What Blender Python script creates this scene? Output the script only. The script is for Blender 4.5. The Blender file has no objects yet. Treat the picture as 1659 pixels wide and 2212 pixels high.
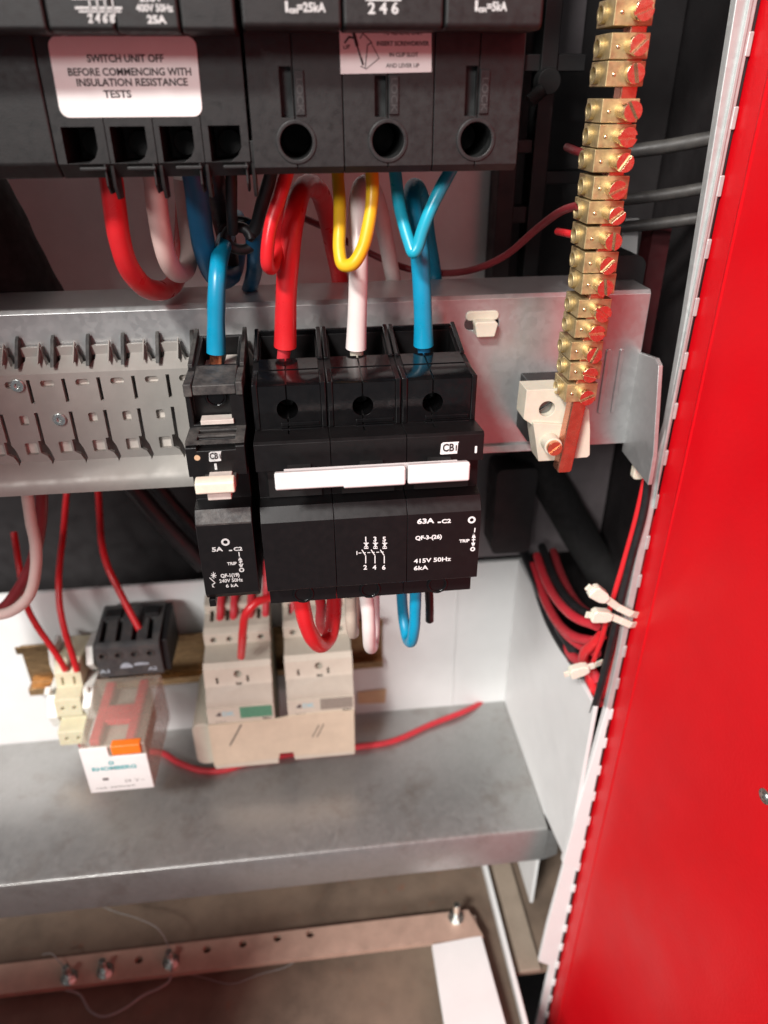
import bpy, bmesh, math, random
from math import pi, sin, cos, radians
from mathutils import Vector, Matrix
random.seed(7)
S = 0.001                       # everything below is in millimetres
scene = bpy.context.scene
COL = scene.collection

# ------------------------------------------------------------------ camera
FPX, W0, H0 = 1589.4, 1659.0, 2212.0
PITCH, YAW, ROLL = radians(29.69), radians(6.29), radians(-0.373)
_F = Vector((sin(YAW)*cos(PITCH), cos(YAW)*cos(PITCH), -sin(PITCH)))
_R = Vector((cos(YAW), -sin(YAW), 0)); _U = _R.cross(_F)
R2 = cos(ROLL)*_R + sin(ROLL)*_U; U2 = -sin(ROLL)*_R + cos(ROLL)*_U
def ray(x, y): return R2*(x-829.5) - U2*(y-1106.0) + _F*FPX
def at(x, y, Y):                # survey point: where the sight line meets depth Y (mm)
    d = ray(x, y); return d*(Y/d.y)
def atz(x, y, Z):
    d = ray(x, y); return d*(Z/d.z)

cam = bpy.data.cameras.new('camera'); camo = bpy.data.objects.new('camera', cam); COL.objects.link(camo)
camo.matrix_world = Matrix(((R2.x, U2.x, -_F.x, 0), (R2.y, U2.y, -_F.y, 0), (R2.z, U2.z, -_F.z, 0), (0, 0, 0, 1)))
cam.sensor_fit = 'VERTICAL'; cam.sensor_height = 36.0; cam.lens = 36.0*FPX/H0
cam.clip_start = 0.01; cam.clip_end = 20
cam.dof.use_dof = True; cam.dof.focus_distance = 0.270; cam.dof.aperture_fstop = 9.5
scene.camera = camo

# ------------------------------------------------------------------ materials
def lin(c):
    return tuple((v/12.92 if v <= .04045 else ((v+.055)/1.055)**2.4) for v in c)
MATS = {}
def mat(name, col, rough=.5, metal=0., var=.12, scale=120., bump=0., bscale=900., dust=0., dustcol=(.30,.27,.23),
        rvar=.12, spec=.5, coat=0., trans=0., spots=0., spotcol=(.1,.06,.04), aniso=None, sss=0.):
    if name in MATS: return MATS[name]
    m = bpy.data.materials.new(name); m.use_nodes = True
    nt = m.node_tree; N = nt.nodes; L = nt.links
    b = N['Principled BSDF']
    tc = N.new('ShaderNodeTexCoord')
    src = tc.outputs['Object']
    if aniso:
        mp = N.new('ShaderNodeMapping'); mp.inputs['Scale'].default_value = aniso
        L.new(src, mp.inputs['Vector']); src = mp.outputs['Vector']
    n1 = N.new('ShaderNodeTexNoise'); n1.inputs['Scale'].default_value = scale; n1.inputs['Detail'].default_value = 6
    n1.inputs['Roughness'].default_value = .65
    L.new(src, n1.inputs['Vector'])
    mr = N.new('ShaderNodeMapRange'); mr.inputs[1].default_value = .3; mr.inputs[2].default_value = .7
    mr.inputs[3].default_value = 1-var; mr.inputs[4].default_value = 1+var
    L.new(n1.outputs['Fac'], mr.inputs[0])
    mul = N.new('ShaderNodeVectorMath'); mul.operation = 'SCALE'; mul.inputs[0].default_value = col
    L.new(mr.outputs[0], mul.inputs['Scale'])
    colout = mul.outputs[0]
    if dust > 0:
        n2 = N.new('ShaderNodeTexNoise'); n2.inputs['Scale'].default_value = scale*.55; n2.inputs['Detail'].default_value = 8
        n2.inputs['Roughness'].default_value = .75
        L.new(tc.outputs['Object'], n2.inputs['Vector'])
        r2 = N.new('ShaderNodeMapRange'); r2.inputs[1].default_value = .42; r2.inputs[2].default_value = .72
        r2.inputs[3].default_value = 0; r2.inputs[4].default_value = dust
        L.new(n2.outputs['Fac'], r2.inputs[0])
        mx = N.new('ShaderNodeMix'); mx.data_type = 'RGBA'
        L.new(r2.outputs[0], mx.inputs[0]); L.new(colout, mx.inputs[6]); mx.inputs[7].default_value = (*dustcol, 1)
        colout = mx.outputs[2]
    if spots > 0:
        n3 = N.new('ShaderNodeTexNoise'); n3.inputs['Scale'].default_value = scale*2.3; n3.inputs['Detail'].default_value = 9
        n3.inputs['Roughness'].default_value = .8
        L.new(tc.outputs['Object'], n3.inputs['Vector'])
        r3 = N.new('ShaderNodeMapRange'); r3.inputs[1].default_value = .6; r3.inputs[2].default_value = .72
        r3.inputs[3].default_value = 0; r3.inputs[4].default_value = spots
        L.new(n3.outputs['Fac'], r3.inputs[0])
        mx = N.new('ShaderNodeMix'); mx.data_type = 'RGBA'
        L.new(r3.outputs[0], mx.inputs[0]); L.new(colout, mx.inputs[6]); mx.inputs[7].default_value = (*spotcol, 1)
        colout = mx.outputs[2]
    L.new(colout, b.inputs['Base Color'])
    nr = N.new('ShaderNodeTexNoise'); nr.inputs['Scale'].default_value = scale*1.7; nr.inputs['Detail'].default_value = 5
    L.new(src, nr.inputs['Vector'])
    rr = N.new('ShaderNodeMapRange'); rr.inputs[1].default_value = .3; rr.inputs[2].default_value = .7
    rr.inputs[3].default_value = max(.02, rough-rvar); rr.inputs[4].default_value = min(1, rough+rvar)
    L.new(nr.outputs['Fac'], rr.inputs[0]); L.new(rr.outputs[0], b.inputs['Roughness'])
    b.inputs['Metallic'].default_value = metal
    b.inputs['Specular IOR Level'].default_value = spec
    if coat: b.inputs['Coat Weight'].default_value = coat; b.inputs['Coat Roughness'].default_value = .12
    if trans: b.inputs['Transmission Weight'].default_value = trans
    if sss:
        b.inputs['Subsurface Weight'].default_value = sss; b.inputs['Subsurface Scale'].default_value = .002
    if bump > 0:
        nb = N.new('ShaderNodeTexNoise'); nb.inputs['Scale'].default_value = bscale; nb.inputs['Detail'].default_value = 3
        L.new(src, nb.inputs['Vector'])
        bp = N.new('ShaderNodeBump'); bp.inputs['Strength'].default_value = bump; bp.inputs['Distance'].default_value = .0003
        L.new(nb.outputs['Fac'], bp.inputs['Height']); L.new(bp.outputs[0], b.inputs['Normal'])
    MATS[name] = m
    return m

def galv(name, c=.42, rough=.42, metal=.75, tint=(1, 1.01, 1.0), stain=.0):
    m = bpy.data.materials.new(name); m.use_nodes = True
    nt = m.node_tree; N = nt.nodes; L = nt.links; b = N['Principled BSDF']
    tc = N.new('ShaderNodeTexCoord')
    v = N.new('ShaderNodeTexVoronoi'); v.inputs['Scale'].default_value = 420; v.inputs['Randomness'].default_value = 1
    nz = N.new('ShaderNodeTexNoise'); nz.inputs['Scale'].default_value = 160; nz.inputs['Detail'].default_value = 4
    add = N.new('ShaderNodeVectorMath'); add.operation = 'MULTIPLY_ADD'
    add.inputs[1].default_value = (.006, .006, .006)
    L.new(tc.outputs['Object'], nz.inputs['Vector']); L.new(nz.outputs['Color'], add.inputs[0]); L.new(tc.outputs['Object'], add.inputs[2])
    L.new(add.outputs[0], v.inputs['Vector'])
    bw = N.new('ShaderNodeRGBToBW'); L.new(v.outputs['Color'], bw.inputs[0])
    big = N.new('ShaderNodeTexNoise'); big.inputs['Scale'].default_value = 22; big.inputs['Detail'].default_value = 7; big.inputs['Roughness'].default_value = .7
    L.new(tc.outputs['Object'], big.inputs['Vector'])
    m1 = N.new('ShaderNodeMapRange'); m1.inputs[3].default_value = c*.95; m1.inputs[4].default_value = c*1.05
    L.new(bw.outputs[0], m1.inputs[0])
    m2 = N.new('ShaderNodeMapRange'); m2.inputs[1].default_value = .3; m2.inputs[2].default_value = .7; m2.inputs[3].default_value = .92; m2.inputs[4].default_value = 1.06
    L.new(big.outputs['Fac'], m2.inputs[0])
    mm = N.new('ShaderNodeMath'); mm.operation = 'MULTIPLY'; L.new(m1.outputs[0], mm.inputs[0]); L.new(m2.outputs[0], mm.inputs[1])
    sc = N.new('ShaderNodeVectorMath'); sc.operation = 'SCALE'; sc.inputs[0].default_value = tint; L.new(mm.outputs[0], sc.inputs['Scale'])
    out = sc.outputs[0]
    if stain:
        st = N.new('ShaderNodeTexNoise'); st.inputs['Scale'].default_value = 24; st.inputs['Detail'].default_value = 8; st.inputs['Roughness'].default_value = .72
        L.new(tc.outputs['Object'], st.inputs['Vector'])
        sr = N.new('ShaderNodeMapRange'); sr.inputs[1].default_value = .52; sr.inputs[2].default_value = .74; sr.inputs[3].default_value = 0; sr.inputs[4].default_value = stain
        L.new(st.outputs['Fac'], sr.inputs[0])
        mx = N.new('ShaderNodeMix'); mx.data_type = 'RGBA'; L.new(sr.outputs[0], mx.inputs[0]); L.new(out, mx.inputs[6]); mx.inputs[7].default_value = (.20, .15, .11, 1)
        out = mx.outputs[2]
    L.new(out, b.inputs['Base Color'])
    r1 = N.new('ShaderNodeMapRange'); r1.inputs[3].default_value = rough-.05; r1.inputs[4].default_value = rough+.06
    L.new(bw.outputs[0], r1.inputs[0]); L.new(r1.outputs[0], b.inputs['Roughness'])
    b.inputs['Metallic'].default_value = metal
    MATS[name] = m
    return m

M = dict(
 black=mat('black_plastic', (.012, .0125, .013), .5, var=.25, scale=260, bump=.12, bscale=2600, dust=.10, dustcol=(.10,.095,.085)),
 glossblack=mat('glossy_black_plastic', (.0035, .0035, .004), .12, var=.2, rvar=.07, scale=300, bump=.05, bscale=1500, dust=.05, dustcol=(.06,.055,.05)),
 satin=mat('satin_black_plastic', (.0045, .0042, .0045), .4, var=.08, scale=220, bump=.05, bscale=3500, dust=.012, rvar=.05, dustcol=(.06,.055,.05), spec=.4),
 dusty=mat('dusty_black_plastic', (.024, .024, .024), .6, var=.25, scale=320, bump=.15, bscale=2400, dust=.6, dustcol=(.15,.145,.13)),
 upper=mat('charcoal_plastic', (.0085, .0092, .0092), .52, var=.2, scale=240, bump=.14, bscale=2600, dust=.06, dustcol=(.09,.09,.085)),
 pit=mat('deep_black', (.004, .004, .004), .7),
 white=mat('white_print', (.72, .73, .72), .6, var=.1, scale=900),
 greyprint=mat('worn_white_print', (.50, .53, .52), .6, var=.3, scale=1400),
 greypr2=mat('raised_black_lettering', (.05, .05, .05), .5, var=.2),
 handle=mat('white_plastic', (.70, .69, .685), .38, var=.05, scale=160, dust=.12, dustcol=(.45,.40,.36)),
 cream=mat('cream_plastic', (.74, .68, .56), .45, var=.06, scale=300, dust=.1),
 label=mat('white_label', (.78, .79, .77), .5, var=.03, scale=150),
 ink=mat('dark_ink', (.035, .03, .03), .7, var=.3, scale=1200),
 ink2=mat('faded_ink', (.10, .085, .085), .7, var=.3, scale=1200),
 red=mat('red_insulation', (.62, .016, .022), .36, var=.08, scale=90, bump=.04, bscale=500, dust=.07, dustcol=(.35,.12,.10)),
 redmatte=mat('faded_red_insulation', (.52, .022, .035), .5, var=.12, scale=120, dust=.12, dustcol=(.40,.18,.16)),
 darkred=mat('dark_red_insulation', (.16, .012, .016), .5, var=.12, scale=120),
 strip_red=mat('dark_red_strip', (.06, .006, .008), .6, var=.15),
 loosewire=mat('bare_grey_strand', (.24, .235, .225), .5, var=.15),
 sheath=mat('matt_black_sheath', (.008, .0075, .0075), .85, var=.3),
 pink=mat('pinkish_white_insulation', (.60, .44, .40), .45, var=.08, scale=90, dust=.15, dustcol=(.45,.30,.26)),
 whitewire=mat('white_insulation', (.76, .69, .66), .38, var=.05, scale=120, bump=.05, bscale=400),
 beige=mat('beige_insulation', (.52, .44, .36), .5, var=.1, scale=120),
 yellow=mat('yellow_insulation', (.72, .43, .015), .4, var=.08, scale=120),
 blue=mat('blue_insulation', (.003, .255, .43), .36, var=.08, scale=90, bump=.04, bscale=500),
 cyan=mat('light_blue_insulation', (.012, .36, .50), .36, var=.08, scale=90),
 darkblue=mat('dark_blue_insulation', (.006, .10, .21), .42, var=.1, scale=90),
 blackwire=mat('black_insulation', (.012, .012, .013), .45, var=.2),
 greycable=mat('grey_cable_sheath', (.05, .047, .045), .5, var=.15, dust=.2),
 copper=mat('copper_strands', (.70, .26, .14), .4, metal=1., var=.25, scale=900),
 tinned=mat('tinned_conductor', (.6, .58, .56), .35, metal=1., var=.2, scale=900),
 brass=mat('brass', (.50, .385, .20), .46, metal=.7, var=.28, scale=330, spots=.4, spotcol=(.22,.14,.07), rvar=.12),
 brassdark=mat('brass_slot', (.42, .31, .17), .5, metal=1., var=.2, scale=600),
 brasshead=mat('brass_screw_head', (.82, .66, .46), .26, metal=1., var=.1, scale=500, rvar=.06),
 copperbar=mat('copper_bar', (.60, .42, .33), .5, metal=.45, var=.12, scale=60, spots=.3, spotcol=(.30,.17,.11), rvar=.1),
 redbar=mat('coppery_bar', (.60, .26, .17), .25, metal=.9, var=.2, scale=200, spots=.25, rvar=.1),
 zinc=mat('zinc_plated_steel', (.66, .70, .68), .3, metal=1., var=.15, scale=500),
 bone=mat('off_white_plastic', (.58, .53, .43), .45, var=.06, scale=150, spots=.25, spotcol=(.28,.23,.18), sss=.1),
 tie=mat('natural_nylon', (.70, .66, .56), .4, var=.05, scale=200, sss=.25),
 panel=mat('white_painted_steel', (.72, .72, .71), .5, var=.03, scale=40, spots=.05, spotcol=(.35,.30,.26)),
 backpanel=mat('grey_white_paint', (.80, .79, .77), .6, var=.05, scale=40, dust=.12),
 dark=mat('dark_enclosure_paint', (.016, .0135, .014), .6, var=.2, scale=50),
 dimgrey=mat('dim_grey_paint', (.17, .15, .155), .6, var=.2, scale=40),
 duct=mat('dark_grey_plastic', (.012, .012, .0125), .55, var=.2, scale=60),
 floor=mat('brown_dusty_steel', (.14, .10, .072), .7, var=.35, scale=26, dust=.55, dustcol=(.20,.145,.105), spots=.9, spotcol=(.22,.065,.03)),
 brown=mat('brown_strip', (.27, .215, .165), .6, var=.12, scale=60),
 dinzinc=mat('yellow_passivated_steel', (.26, .165, .085), .35, metal=.9, var=.35, scale=90, spots=.5, spotcol=(.35,.10,.06), aniso=(1, 1, 6)),
 contact=mat('grey_beige_plastic', (.50, .465, .385), .5, var=.05, scale=150, dust=.15, dustcol=(.42,.36,.29)),
 contactcream=mat('pale_grey_plastic', (.60, .555, .46), .5, var=.05, scale=150, dust=.12, dustcol=(.45,.38,.30)),
 tape=mat('masking_tape', (.62, .53, .40), .7, var=.07, scale=80, bump=.3, bscale=300),
 wood=mat('tan_paper', (.60, .40, .24), .7, var=.1, scale=80),
 green=mat('green_label', (.10, .27, .17), .5, var=.1, scale=400),
 taupe=mat('taupe_label', (.28, .25, .21), .5, var=.1, scale=400),
 teal=mat('teal_ink', (.09, .38, .40), .6, var=.15, scale=900),
 paleblue=mat('pale_blue_ink', (.36, .58, .63), .6, var=.15, scale=900),
 bluewhite=mat('pale_print', (.42, .50, .56), .6, var=.2, scale=600),
 relaybase=mat('slate_plastic', (.050, .053, .055), .55, var=.15, scale=200, dust=.4, dustcol=(.19,.17,.15)),
 orange=mat('orange_plastic', (.90, .20, .02), .4, var=.06, scale=300),
 relayred=mat('red_plastic', (.72, .04, .06), .5, var=.1),
 tb=mat('yellowed_plastic', (.58, .53, .37), .5, var=.07, scale=220, sss=.1),
 tbwhite=mat('white_plastic_clip', (.76, .74, .69), .45, var=.05, scale=220),
 grubdark=mat('grey_screw', (.20, .21, .20), .4, metal=.8, var=.2),
 clay=mat('dusty_beige_clamp', (.55, .50, .45), .6, var=.12, scale=300),
 orangebrown=mat('coppery_screw', (.72, .34, .20), .3, metal=.9, var=.15),
 rail=mat('dull_grey_rail', (.33, .31, .285), .5, metal=.25, var=.1, scale=60, dust=.25, dustcol=(.30,.26,.22)),
)
M['galv'] = galv('galvanised_steel', .56, .36, .75)
M['galvshelf'] = galv('galvanised_shelf_steel', .40, .34, .7, (1, 1.0, .975), stain=.55)
M['galvframe'] = galv('galvanised_frame_steel', .60, .42, .5, (.96, 1.0, .98))
# red powder coat
m = mat('red_powder_coat', (.57, .0025, .007), .40, spec=.3, var=.05, scale=22, bump=.4, bscale=520, rvar=.06, spots=.10, spotcol=(.70,.10,.10))
M['door'] = m
# translucent relay cover
m = mat('smoky_clear_plastic', (.56, .49, .40), .3, var=.05, trans=.0); b = m.node_tree.nodes['Principled BSDF']
b.inputs['Alpha'].default_value = .42
M['clear'] = m

# ------------------------------------------------------------------ mesh tools
class MB:
    def __init__(s): s.v = []; s.f = []
    def add(s, vs, fs):
        o = len(s.v); s.v += [tuple(v) for v in vs]; s.f += [tuple(i+o for i in f) for f in fs]; return s
    def prism(s, prof, a, b, axis='X'):
        # prof: polygon in the two other axes; X: (y,z)  Y: (x,z)  Z: (x,y)
        n = len(prof)
        def P(p, t):
            return (t, p[0], p[1]) if axis == 'X' else ((p[0], t, p[1]) if axis == 'Y' else (p[0], p[1], t))
        vs = [P(p, a) for p in prof] + [P(p, b) for p in prof]
        fs = [tuple(range(n))[::-1], tuple(range(n, 2*n))] + [(i, (i+1) % n, n+(i+1) % n, n+i) for i in range(n)]
        return s.add(vs, fs)
    def box(s, x0, x1, y0, y1, z0, z1):
        return s.prism([(y0, z0), (y1, z0), (y1, z1), (y0, z1)], x0, x1, 'X')
    def cyl(s, p0, p1, r, n=24, r1=None):
        p0 = Vector(p0); p1 = Vector(p1); d = (p1-p0).normalized()
        u = d.orthogonal().normalized(); w = d.cross(u); r1 = r if r1 is None else r1
        vs = [p0+(u*cos(2*pi*i/n)+w*sin(2*pi*i/n))*r for i in range(n)] + [p1+(u*cos(2*pi*i/n)+w*sin(2*pi*i/n))*r1 for i in range(n)]
        return s.add(vs, [tuple(range(n))[::-1], tuple(range(n, 2*n))] + [(i, (i+1) % n, n+(i+1) % n, n+i) for i in range(n)])
    def ring(s, c, axis, r0, r1, h, n=32):
        c = Vector(c); d = Vector(axis).normalized(); u = d.orthogonal().normalized(); w = d.cross(u)
        vs = []
        for (r, k) in ((r0, 0), (r1, 0), (r1, h), (r0, h)):
            vs += [c+d*k+(u*cos(2*pi*i/n)+w*sin(2*pi*i/n))*r for i in range(n)]
        fs = []
        for q in range(4):
            a = q*n; b = ((q+1) % 4)*n
            fs += [(a+i, a+(i+1) % n, b+(i+1) % n, b+i) for i in range(n)]
        return s.add(vs, fs)
    def tube(s, pts, r, n=18, sub=10, round_ends=True):
        P = [Vector(p) for p in pts]
        if len(P) == 2: P = [P[0], (P[0]+P[1])/2, P[1]]
        path = []; E = [2*P[0]-P[1]] + P + [2*P[-1]-P[-2]]
        for i in range(1, len(E)-2):
            p0, p1, p2, p3 = E[i-1:i+3]
            t0 = 0; t1 = max((p1-p0).length, 1e-3)**.5; t2 = t1+max((p2-p1).length, 1e-3)**.5; t3 = t2+max((p3-p2).length, 1e-3)**.5
            for k in range(sub):
                t = t1+(t2-t1)*k/sub
                a1 = p0*((t1-t)/(t1-t0))+p1*((t-t0)/(t1-t0)); a2 = p1*((t2-t)/(t2-t1))+p2*((t-t1)/(t2-t1)); a3 = p2*((t3-t)/(t3-t2))+p3*((t-t2)/(t3-t2))
                b1 = a1*((t2-t)/(t2-t0))+a2*((t-t0)/(t2-t0)); b2 = a2*((t3-t)/(t3-t1))+a3*((t-t1)/(t3-t1))
                path.append(b1*((t2-t)/(t2-t1))+b2*((t-t1)/(t2-t1)))
        path.append(P[-1])
        T = [(path[min(i+1, len(path)-1)]-path[max(i-1, 0)]).normalized() for i in range(len(path))]
        u = T[0].orthogonal().normalized(); rings = []
        for i, p in enumerate(path):
            u = (u-T[i]*u.dot(T[i])).normalized(); w = T[i].cross(u)
            rr = r(i/(len(path)-1)) if callable(r) else r
            rings.append([p+(u*cos(2*pi*k/n)+w*sin(2*pi*k/n))*rr for k in range(n)])
        vs = [v for ring in rings for v in ring]; fs = []
        for i in range(len(rings)-1):
            fs += [(i*n+k, i*n+(k+1) % n, (i+1)*n+(k+1) % n, (i+1)*n+k) for k in range(n)]
        fs += [tuple(range(n))[::-1], tuple((len(rings)-1)*n+k for k in range(n))]
        return s.add(vs, fs)
    def dome(s, c, d, r, h, n=16, m=5):
        c = Vector(c); d = Vector(d).normalized(); u = d.orthogonal().normalized(); w = d.cross(u)
        vs = []
        for j in range(m):
            a = j/m*pi/2
            vs += [c+d*h*sin(a)+(u*cos(2*pi*i/n)+w*sin(2*pi*i/n))*r*cos(a) for i in range(n)]
        vs.append(c+d*h); fs = [tuple(range(n))[::-1]]
        for j in range(m-1):
            fs += [(j*n+i, j*n+(i+1) % n, (j+1)*n+(i+1) % n, (j+1)*n+i) for i in range(n)]
        fs += [((m-1)*n+i, (m-1)*n+(i+1) % n, m*n) for i in range(n)]
        return s.add(vs, fs)

def rrect(cx, cz, w, h, r, n=6, skew=0.):
    p = []
    for (sx, sz, a0) in ((1, 1, 0), (-1, 1, 90), (-1, -1, 180), (1, -1, 270)):
        for k in range(n+1):
            a = radians(a0+90*k/n); x = sx*(w/2-r)+r*cos(a); z = sz*(h/2-r)+r*sin(a)
            p.append((cx+x+skew*z, cz+z))
    return p

ORG = {}                                     # world base (mm) of every thing and part
def raw_mesh(mb, org, name):
    me = bpy.data.meshes.new(name)
    me.from_pydata([((x-org[0])*S, (y-org[1])*S, (z-org[2])*S) for x, y, z in mb.v], [], mb.f)
    bm = bmesh.new(); bm.from_mesh(me); bmesh.ops.recalc_face_normals(bm, faces=bm.faces); bm.to_mesh(me); bm.free()
    return me
def cut(me, cutters, org):
    """boolean difference, applied at once; the cutters are removed again"""
    o = bpy.data.objects.new('work', me); COL.objects.link(o); tmp = []
    for c in cutters:
        k = bpy.data.objects.new('work_cut', raw_mesh(c, org, 'work_cut')); COL.objects.link(k); tmp.append(k)
        md = o.modifiers.new('cut', 'BOOLEAN'); md.operation = 'DIFFERENCE'; md.object = k; md.solver = 'EXACT'; md.use_self = True
    dg = bpy.context.evaluated_depsgraph_get(); dg.update()
    out = bpy.data.meshes.new_from_object(o.evaluated_get(dg))
    for k in tmp:
        d = k.data; bpy.data.objects.remove(k); bpy.data.meshes.remove(d)
    bpy.data.objects.remove(o)
    return out
def obj(name, mb, material, parent=None, bevel=0., cuts=None, smooth=32, label=None, org=None, seg=2):
    base = ORG[parent.name] if parent else (org or (0, 0, 0))
    me = raw_mesh(mb, base, name)
    if cuts: me = cut(me, cuts, base)
    me.materials.clear(); me.materials.append(M[material] if isinstance(material, str) else material)
    o = bpy.data.objects.new(name, me); COL.objects.link(o)
    for p in me.polygons: p.use_smooth = True
    me.set_sharp_from_angle(angle=radians(smooth))
    if bevel:
        bv = o.modifiers.new('bevel', 'BEVEL'); bv.width = bevel*S; bv.segments = seg; bv.limit_method = 'ANGLE'; bv.angle_limit = radians(38)
        bv.harden_normals = True
    if parent: o.parent = parent
    else: o.location = [c*S for c in base]
    if label: o['label'] = label
    ORG[o.name] = base
    return o
def tag(o, label, cat, group=None, kind=None):
    o['label'] = label; o['category'] = cat
    if group: o['group'] = group
    if kind: o['kind'] = kind
    return o
def thing(name, loc, label, cat, group=None):
    o = bpy.data.objects.new(name, None); COL.objects.link(o); o.location = [c*S for c in loc]; o.empty_display_size = .01
    ORG[o.name] = tuple(loc); return tag(o, label, cat, group)
def structure(name, mb, material, label, bevel=0., cuts=None, cat=None):
    o = obj(name, mb, material, bevel=bevel, cuts=cuts); o['kind'] = 'structure'; o['label'] = label; o['category'] = cat or name.replace('_', ' ')
    return o
TEXTS = []
def text(name, body, parent, x, z, y, h, w=None, material='white', bold=.02, rot=0., tilt=0., align='CENTER', slant=0.):
    """lettering facing the viewer; cap height h, total width w (mm), centred at x, z on the plane Y=y"""
    cu = bpy.data.curves.new(name, 'FONT'); cu.body = body; cu.align_x = align; cu.align_y = 'CENTER'
    cu.size = h/.69*S; cu.offset = bold*h*S; cu.extrude = .00003; cu.resolution_u = 3; cu.shear = slant
    cu.materials.append(M[material])
    o = bpy.data.objects.new(name, cu); COL.objects.link(o)
    base = ORG[parent.name]; o.parent = parent
    o.location = ((x-base[0])*S, (y-.04-base[1])*S, (z-base[2])*S)
    o.rotation_euler = (radians(90+tilt), 0, 0)
    if rot: o.rotation_euler = (Matrix.Rotation(radians(-rot), 4, 'Y') @ Matrix.Rotation(radians(90+tilt), 4, 'X')).to_euler()
    if w: TEXTS.append((o, w))
    ORG[o.name] = base
    return o
def ptext(name, body, parent, px, py, Y, h, wpx=None, **k):
    p = at(px, py, Y); w = None
    if wpx: w = (at(px+wpx/2, py, Y)-at(px-wpx/2, py, Y)).x
    return text(name, body, parent, p.x, p.z, Y, h, w, **k)

def wire(label, pts, dia, material, name='wire', cat='wire', group=None, y0=None, n=18, bare=None):
    """a cable through survey points (px, py, Y) or plain Vectors"""
    P = [at(*p) if not isinstance(p, Vector) else p for p in pts]
    k0 = random.random()*9
    mb = MB().tube(P, (lambda u: dia/2*(1+.012*sin(17*u+k0)+.01*sin(41*u+2*k0)+(.13*max(0, u-.86)/.14 if bare else 0))), n=n)
    if bare:
        t = thing(name, tuple(P[-1]), label, cat, group)
        obj('insulation', mb, material, t, smooth=50)
        q, bd, bm_ = bare
        Q = [at(*p) if not isinstance(p, Vector) else p for p in q]
        obj('conductor', MB().tube(Q, bd/2, n=12), bm_, t, smooth=50)
        return t
    o = obj(name, mb, material, org=tuple(P[-1]), smooth=50)
    return tag(o, label, cat, group)

# ================================================================== SETTING: the enclosure
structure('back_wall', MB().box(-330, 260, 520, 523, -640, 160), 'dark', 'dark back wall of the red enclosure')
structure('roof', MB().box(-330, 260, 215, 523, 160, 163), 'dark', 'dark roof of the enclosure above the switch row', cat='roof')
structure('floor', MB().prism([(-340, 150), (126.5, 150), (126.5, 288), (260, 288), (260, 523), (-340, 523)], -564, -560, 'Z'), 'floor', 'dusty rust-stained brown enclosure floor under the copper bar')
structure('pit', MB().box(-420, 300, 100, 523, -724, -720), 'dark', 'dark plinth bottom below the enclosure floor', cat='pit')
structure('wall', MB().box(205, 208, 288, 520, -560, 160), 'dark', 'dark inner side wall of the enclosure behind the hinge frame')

# added light blockers outside the frame, shading the rail end, wall and floor
t = obj('floor_shade_blocker', MB().box(-420, -150, 95, 108, -800, -225), 'dimgrey', org=(-280, 100, -800))
tag(t, 'added unseen light blocker in front of the enclosure, low at the left', 'panel')
t = obj('rail_shade_blocker', MB().prism([(-70, 216), (65, 149), (190, 80), (300, -60), (372, -230), (372, -330), (340, -300), (270, -170), (150, -90), (-60, 90)], -228, -226, 'X'), 'dimgrey', org=(-227, 100, 0))
tag(t, 'added unseen light blocker slanting down beyond the far left edge', 'cover')

# upper back plate behind the wires
t = thing('mounting_plate', (-10, 400, -90), 'dim grey-white mounting plate behind the wires under the upper switch row', 'plate')
obj('plate', MB().box(-230, 100, 400, 403, -150, 120), 'backpanel', t, bevel=.5)
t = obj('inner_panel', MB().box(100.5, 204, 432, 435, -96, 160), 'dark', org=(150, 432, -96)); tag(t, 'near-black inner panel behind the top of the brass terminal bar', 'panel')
t = obj('lit_panel_patch', MB().box(126, 150, 428, 431.5, 14, 80), 'dimgrey', org=(138, 430, 14)); tag(t, 'bluish grey patch coloured as lit panel between the duct and the topmost brass screws', 'panel')  # lit part of the panel, put into a paler patch
t = obj('inner_panel', MB().box(100.5, 204, 432, 435, -290, -96.5), 'dimgrey', org=(150, 432, -260)); tag(t, 'purplish grey inner panel, coloured as lit, behind the brass terminal bar', 'panel')  # lower part of the same wall, its light put into a paler colour

# black slotted ducting beside the plate
t = thing('wiring_duct', (110, 385, -100), 'black slotted wiring duct standing right of the upper switch row', 'duct')
mb = MB()
mb.box(99, 108, 382, 398, -120, 150).box(116, 124, 384, 398, -88, 150)
mb.box(108, 116, 386, 396, -58, -50).box(108, 138, 386, 396, 8, 15).box(108, 116, 386, 396, -26, -20).box(124, 150, 386, 396, -40, -34)
obj('duct_body', mb, 'duct', t, bevel=.6)
obj('knob', MB().cyl((119, 378, 4), (119, 386, 4), 5.5).cyl((116, 377, 1), (110, 377, -4), 3), 'pit', t, bevel=.5)
# black box behind the terminal bar
t = obj('junction_box', MB().prism(rrect(140, -92, 22, 60, 5), 318, 345, 'Y'), 'duct', org=(140, 345, -120)); tag(t, 'dark rounded junction box half hidden behind the brass terminal bar', 'box')
t = obj('lit_wall_patch', MB().prism([(150, -110), (166, -110), (160, -52), (154, -52)], 352, 354, 'Y'), 'backpanel', org=(156, 353, -110)); tag(t, 'tapered pale grey patch standing for lit wall between the brass terminal bar and the frame', 'bracket')  # pale patch added in place of lit wall
t = obj('red_strip', MB().box(167, 176, 350, 362, -135, -55), 'strip_red', org=(170, 356, -135)); tag(t, 'dark red upright strip beside the tapered grey patch', 'strip')  # upright strip in one even, very dark red

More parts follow.
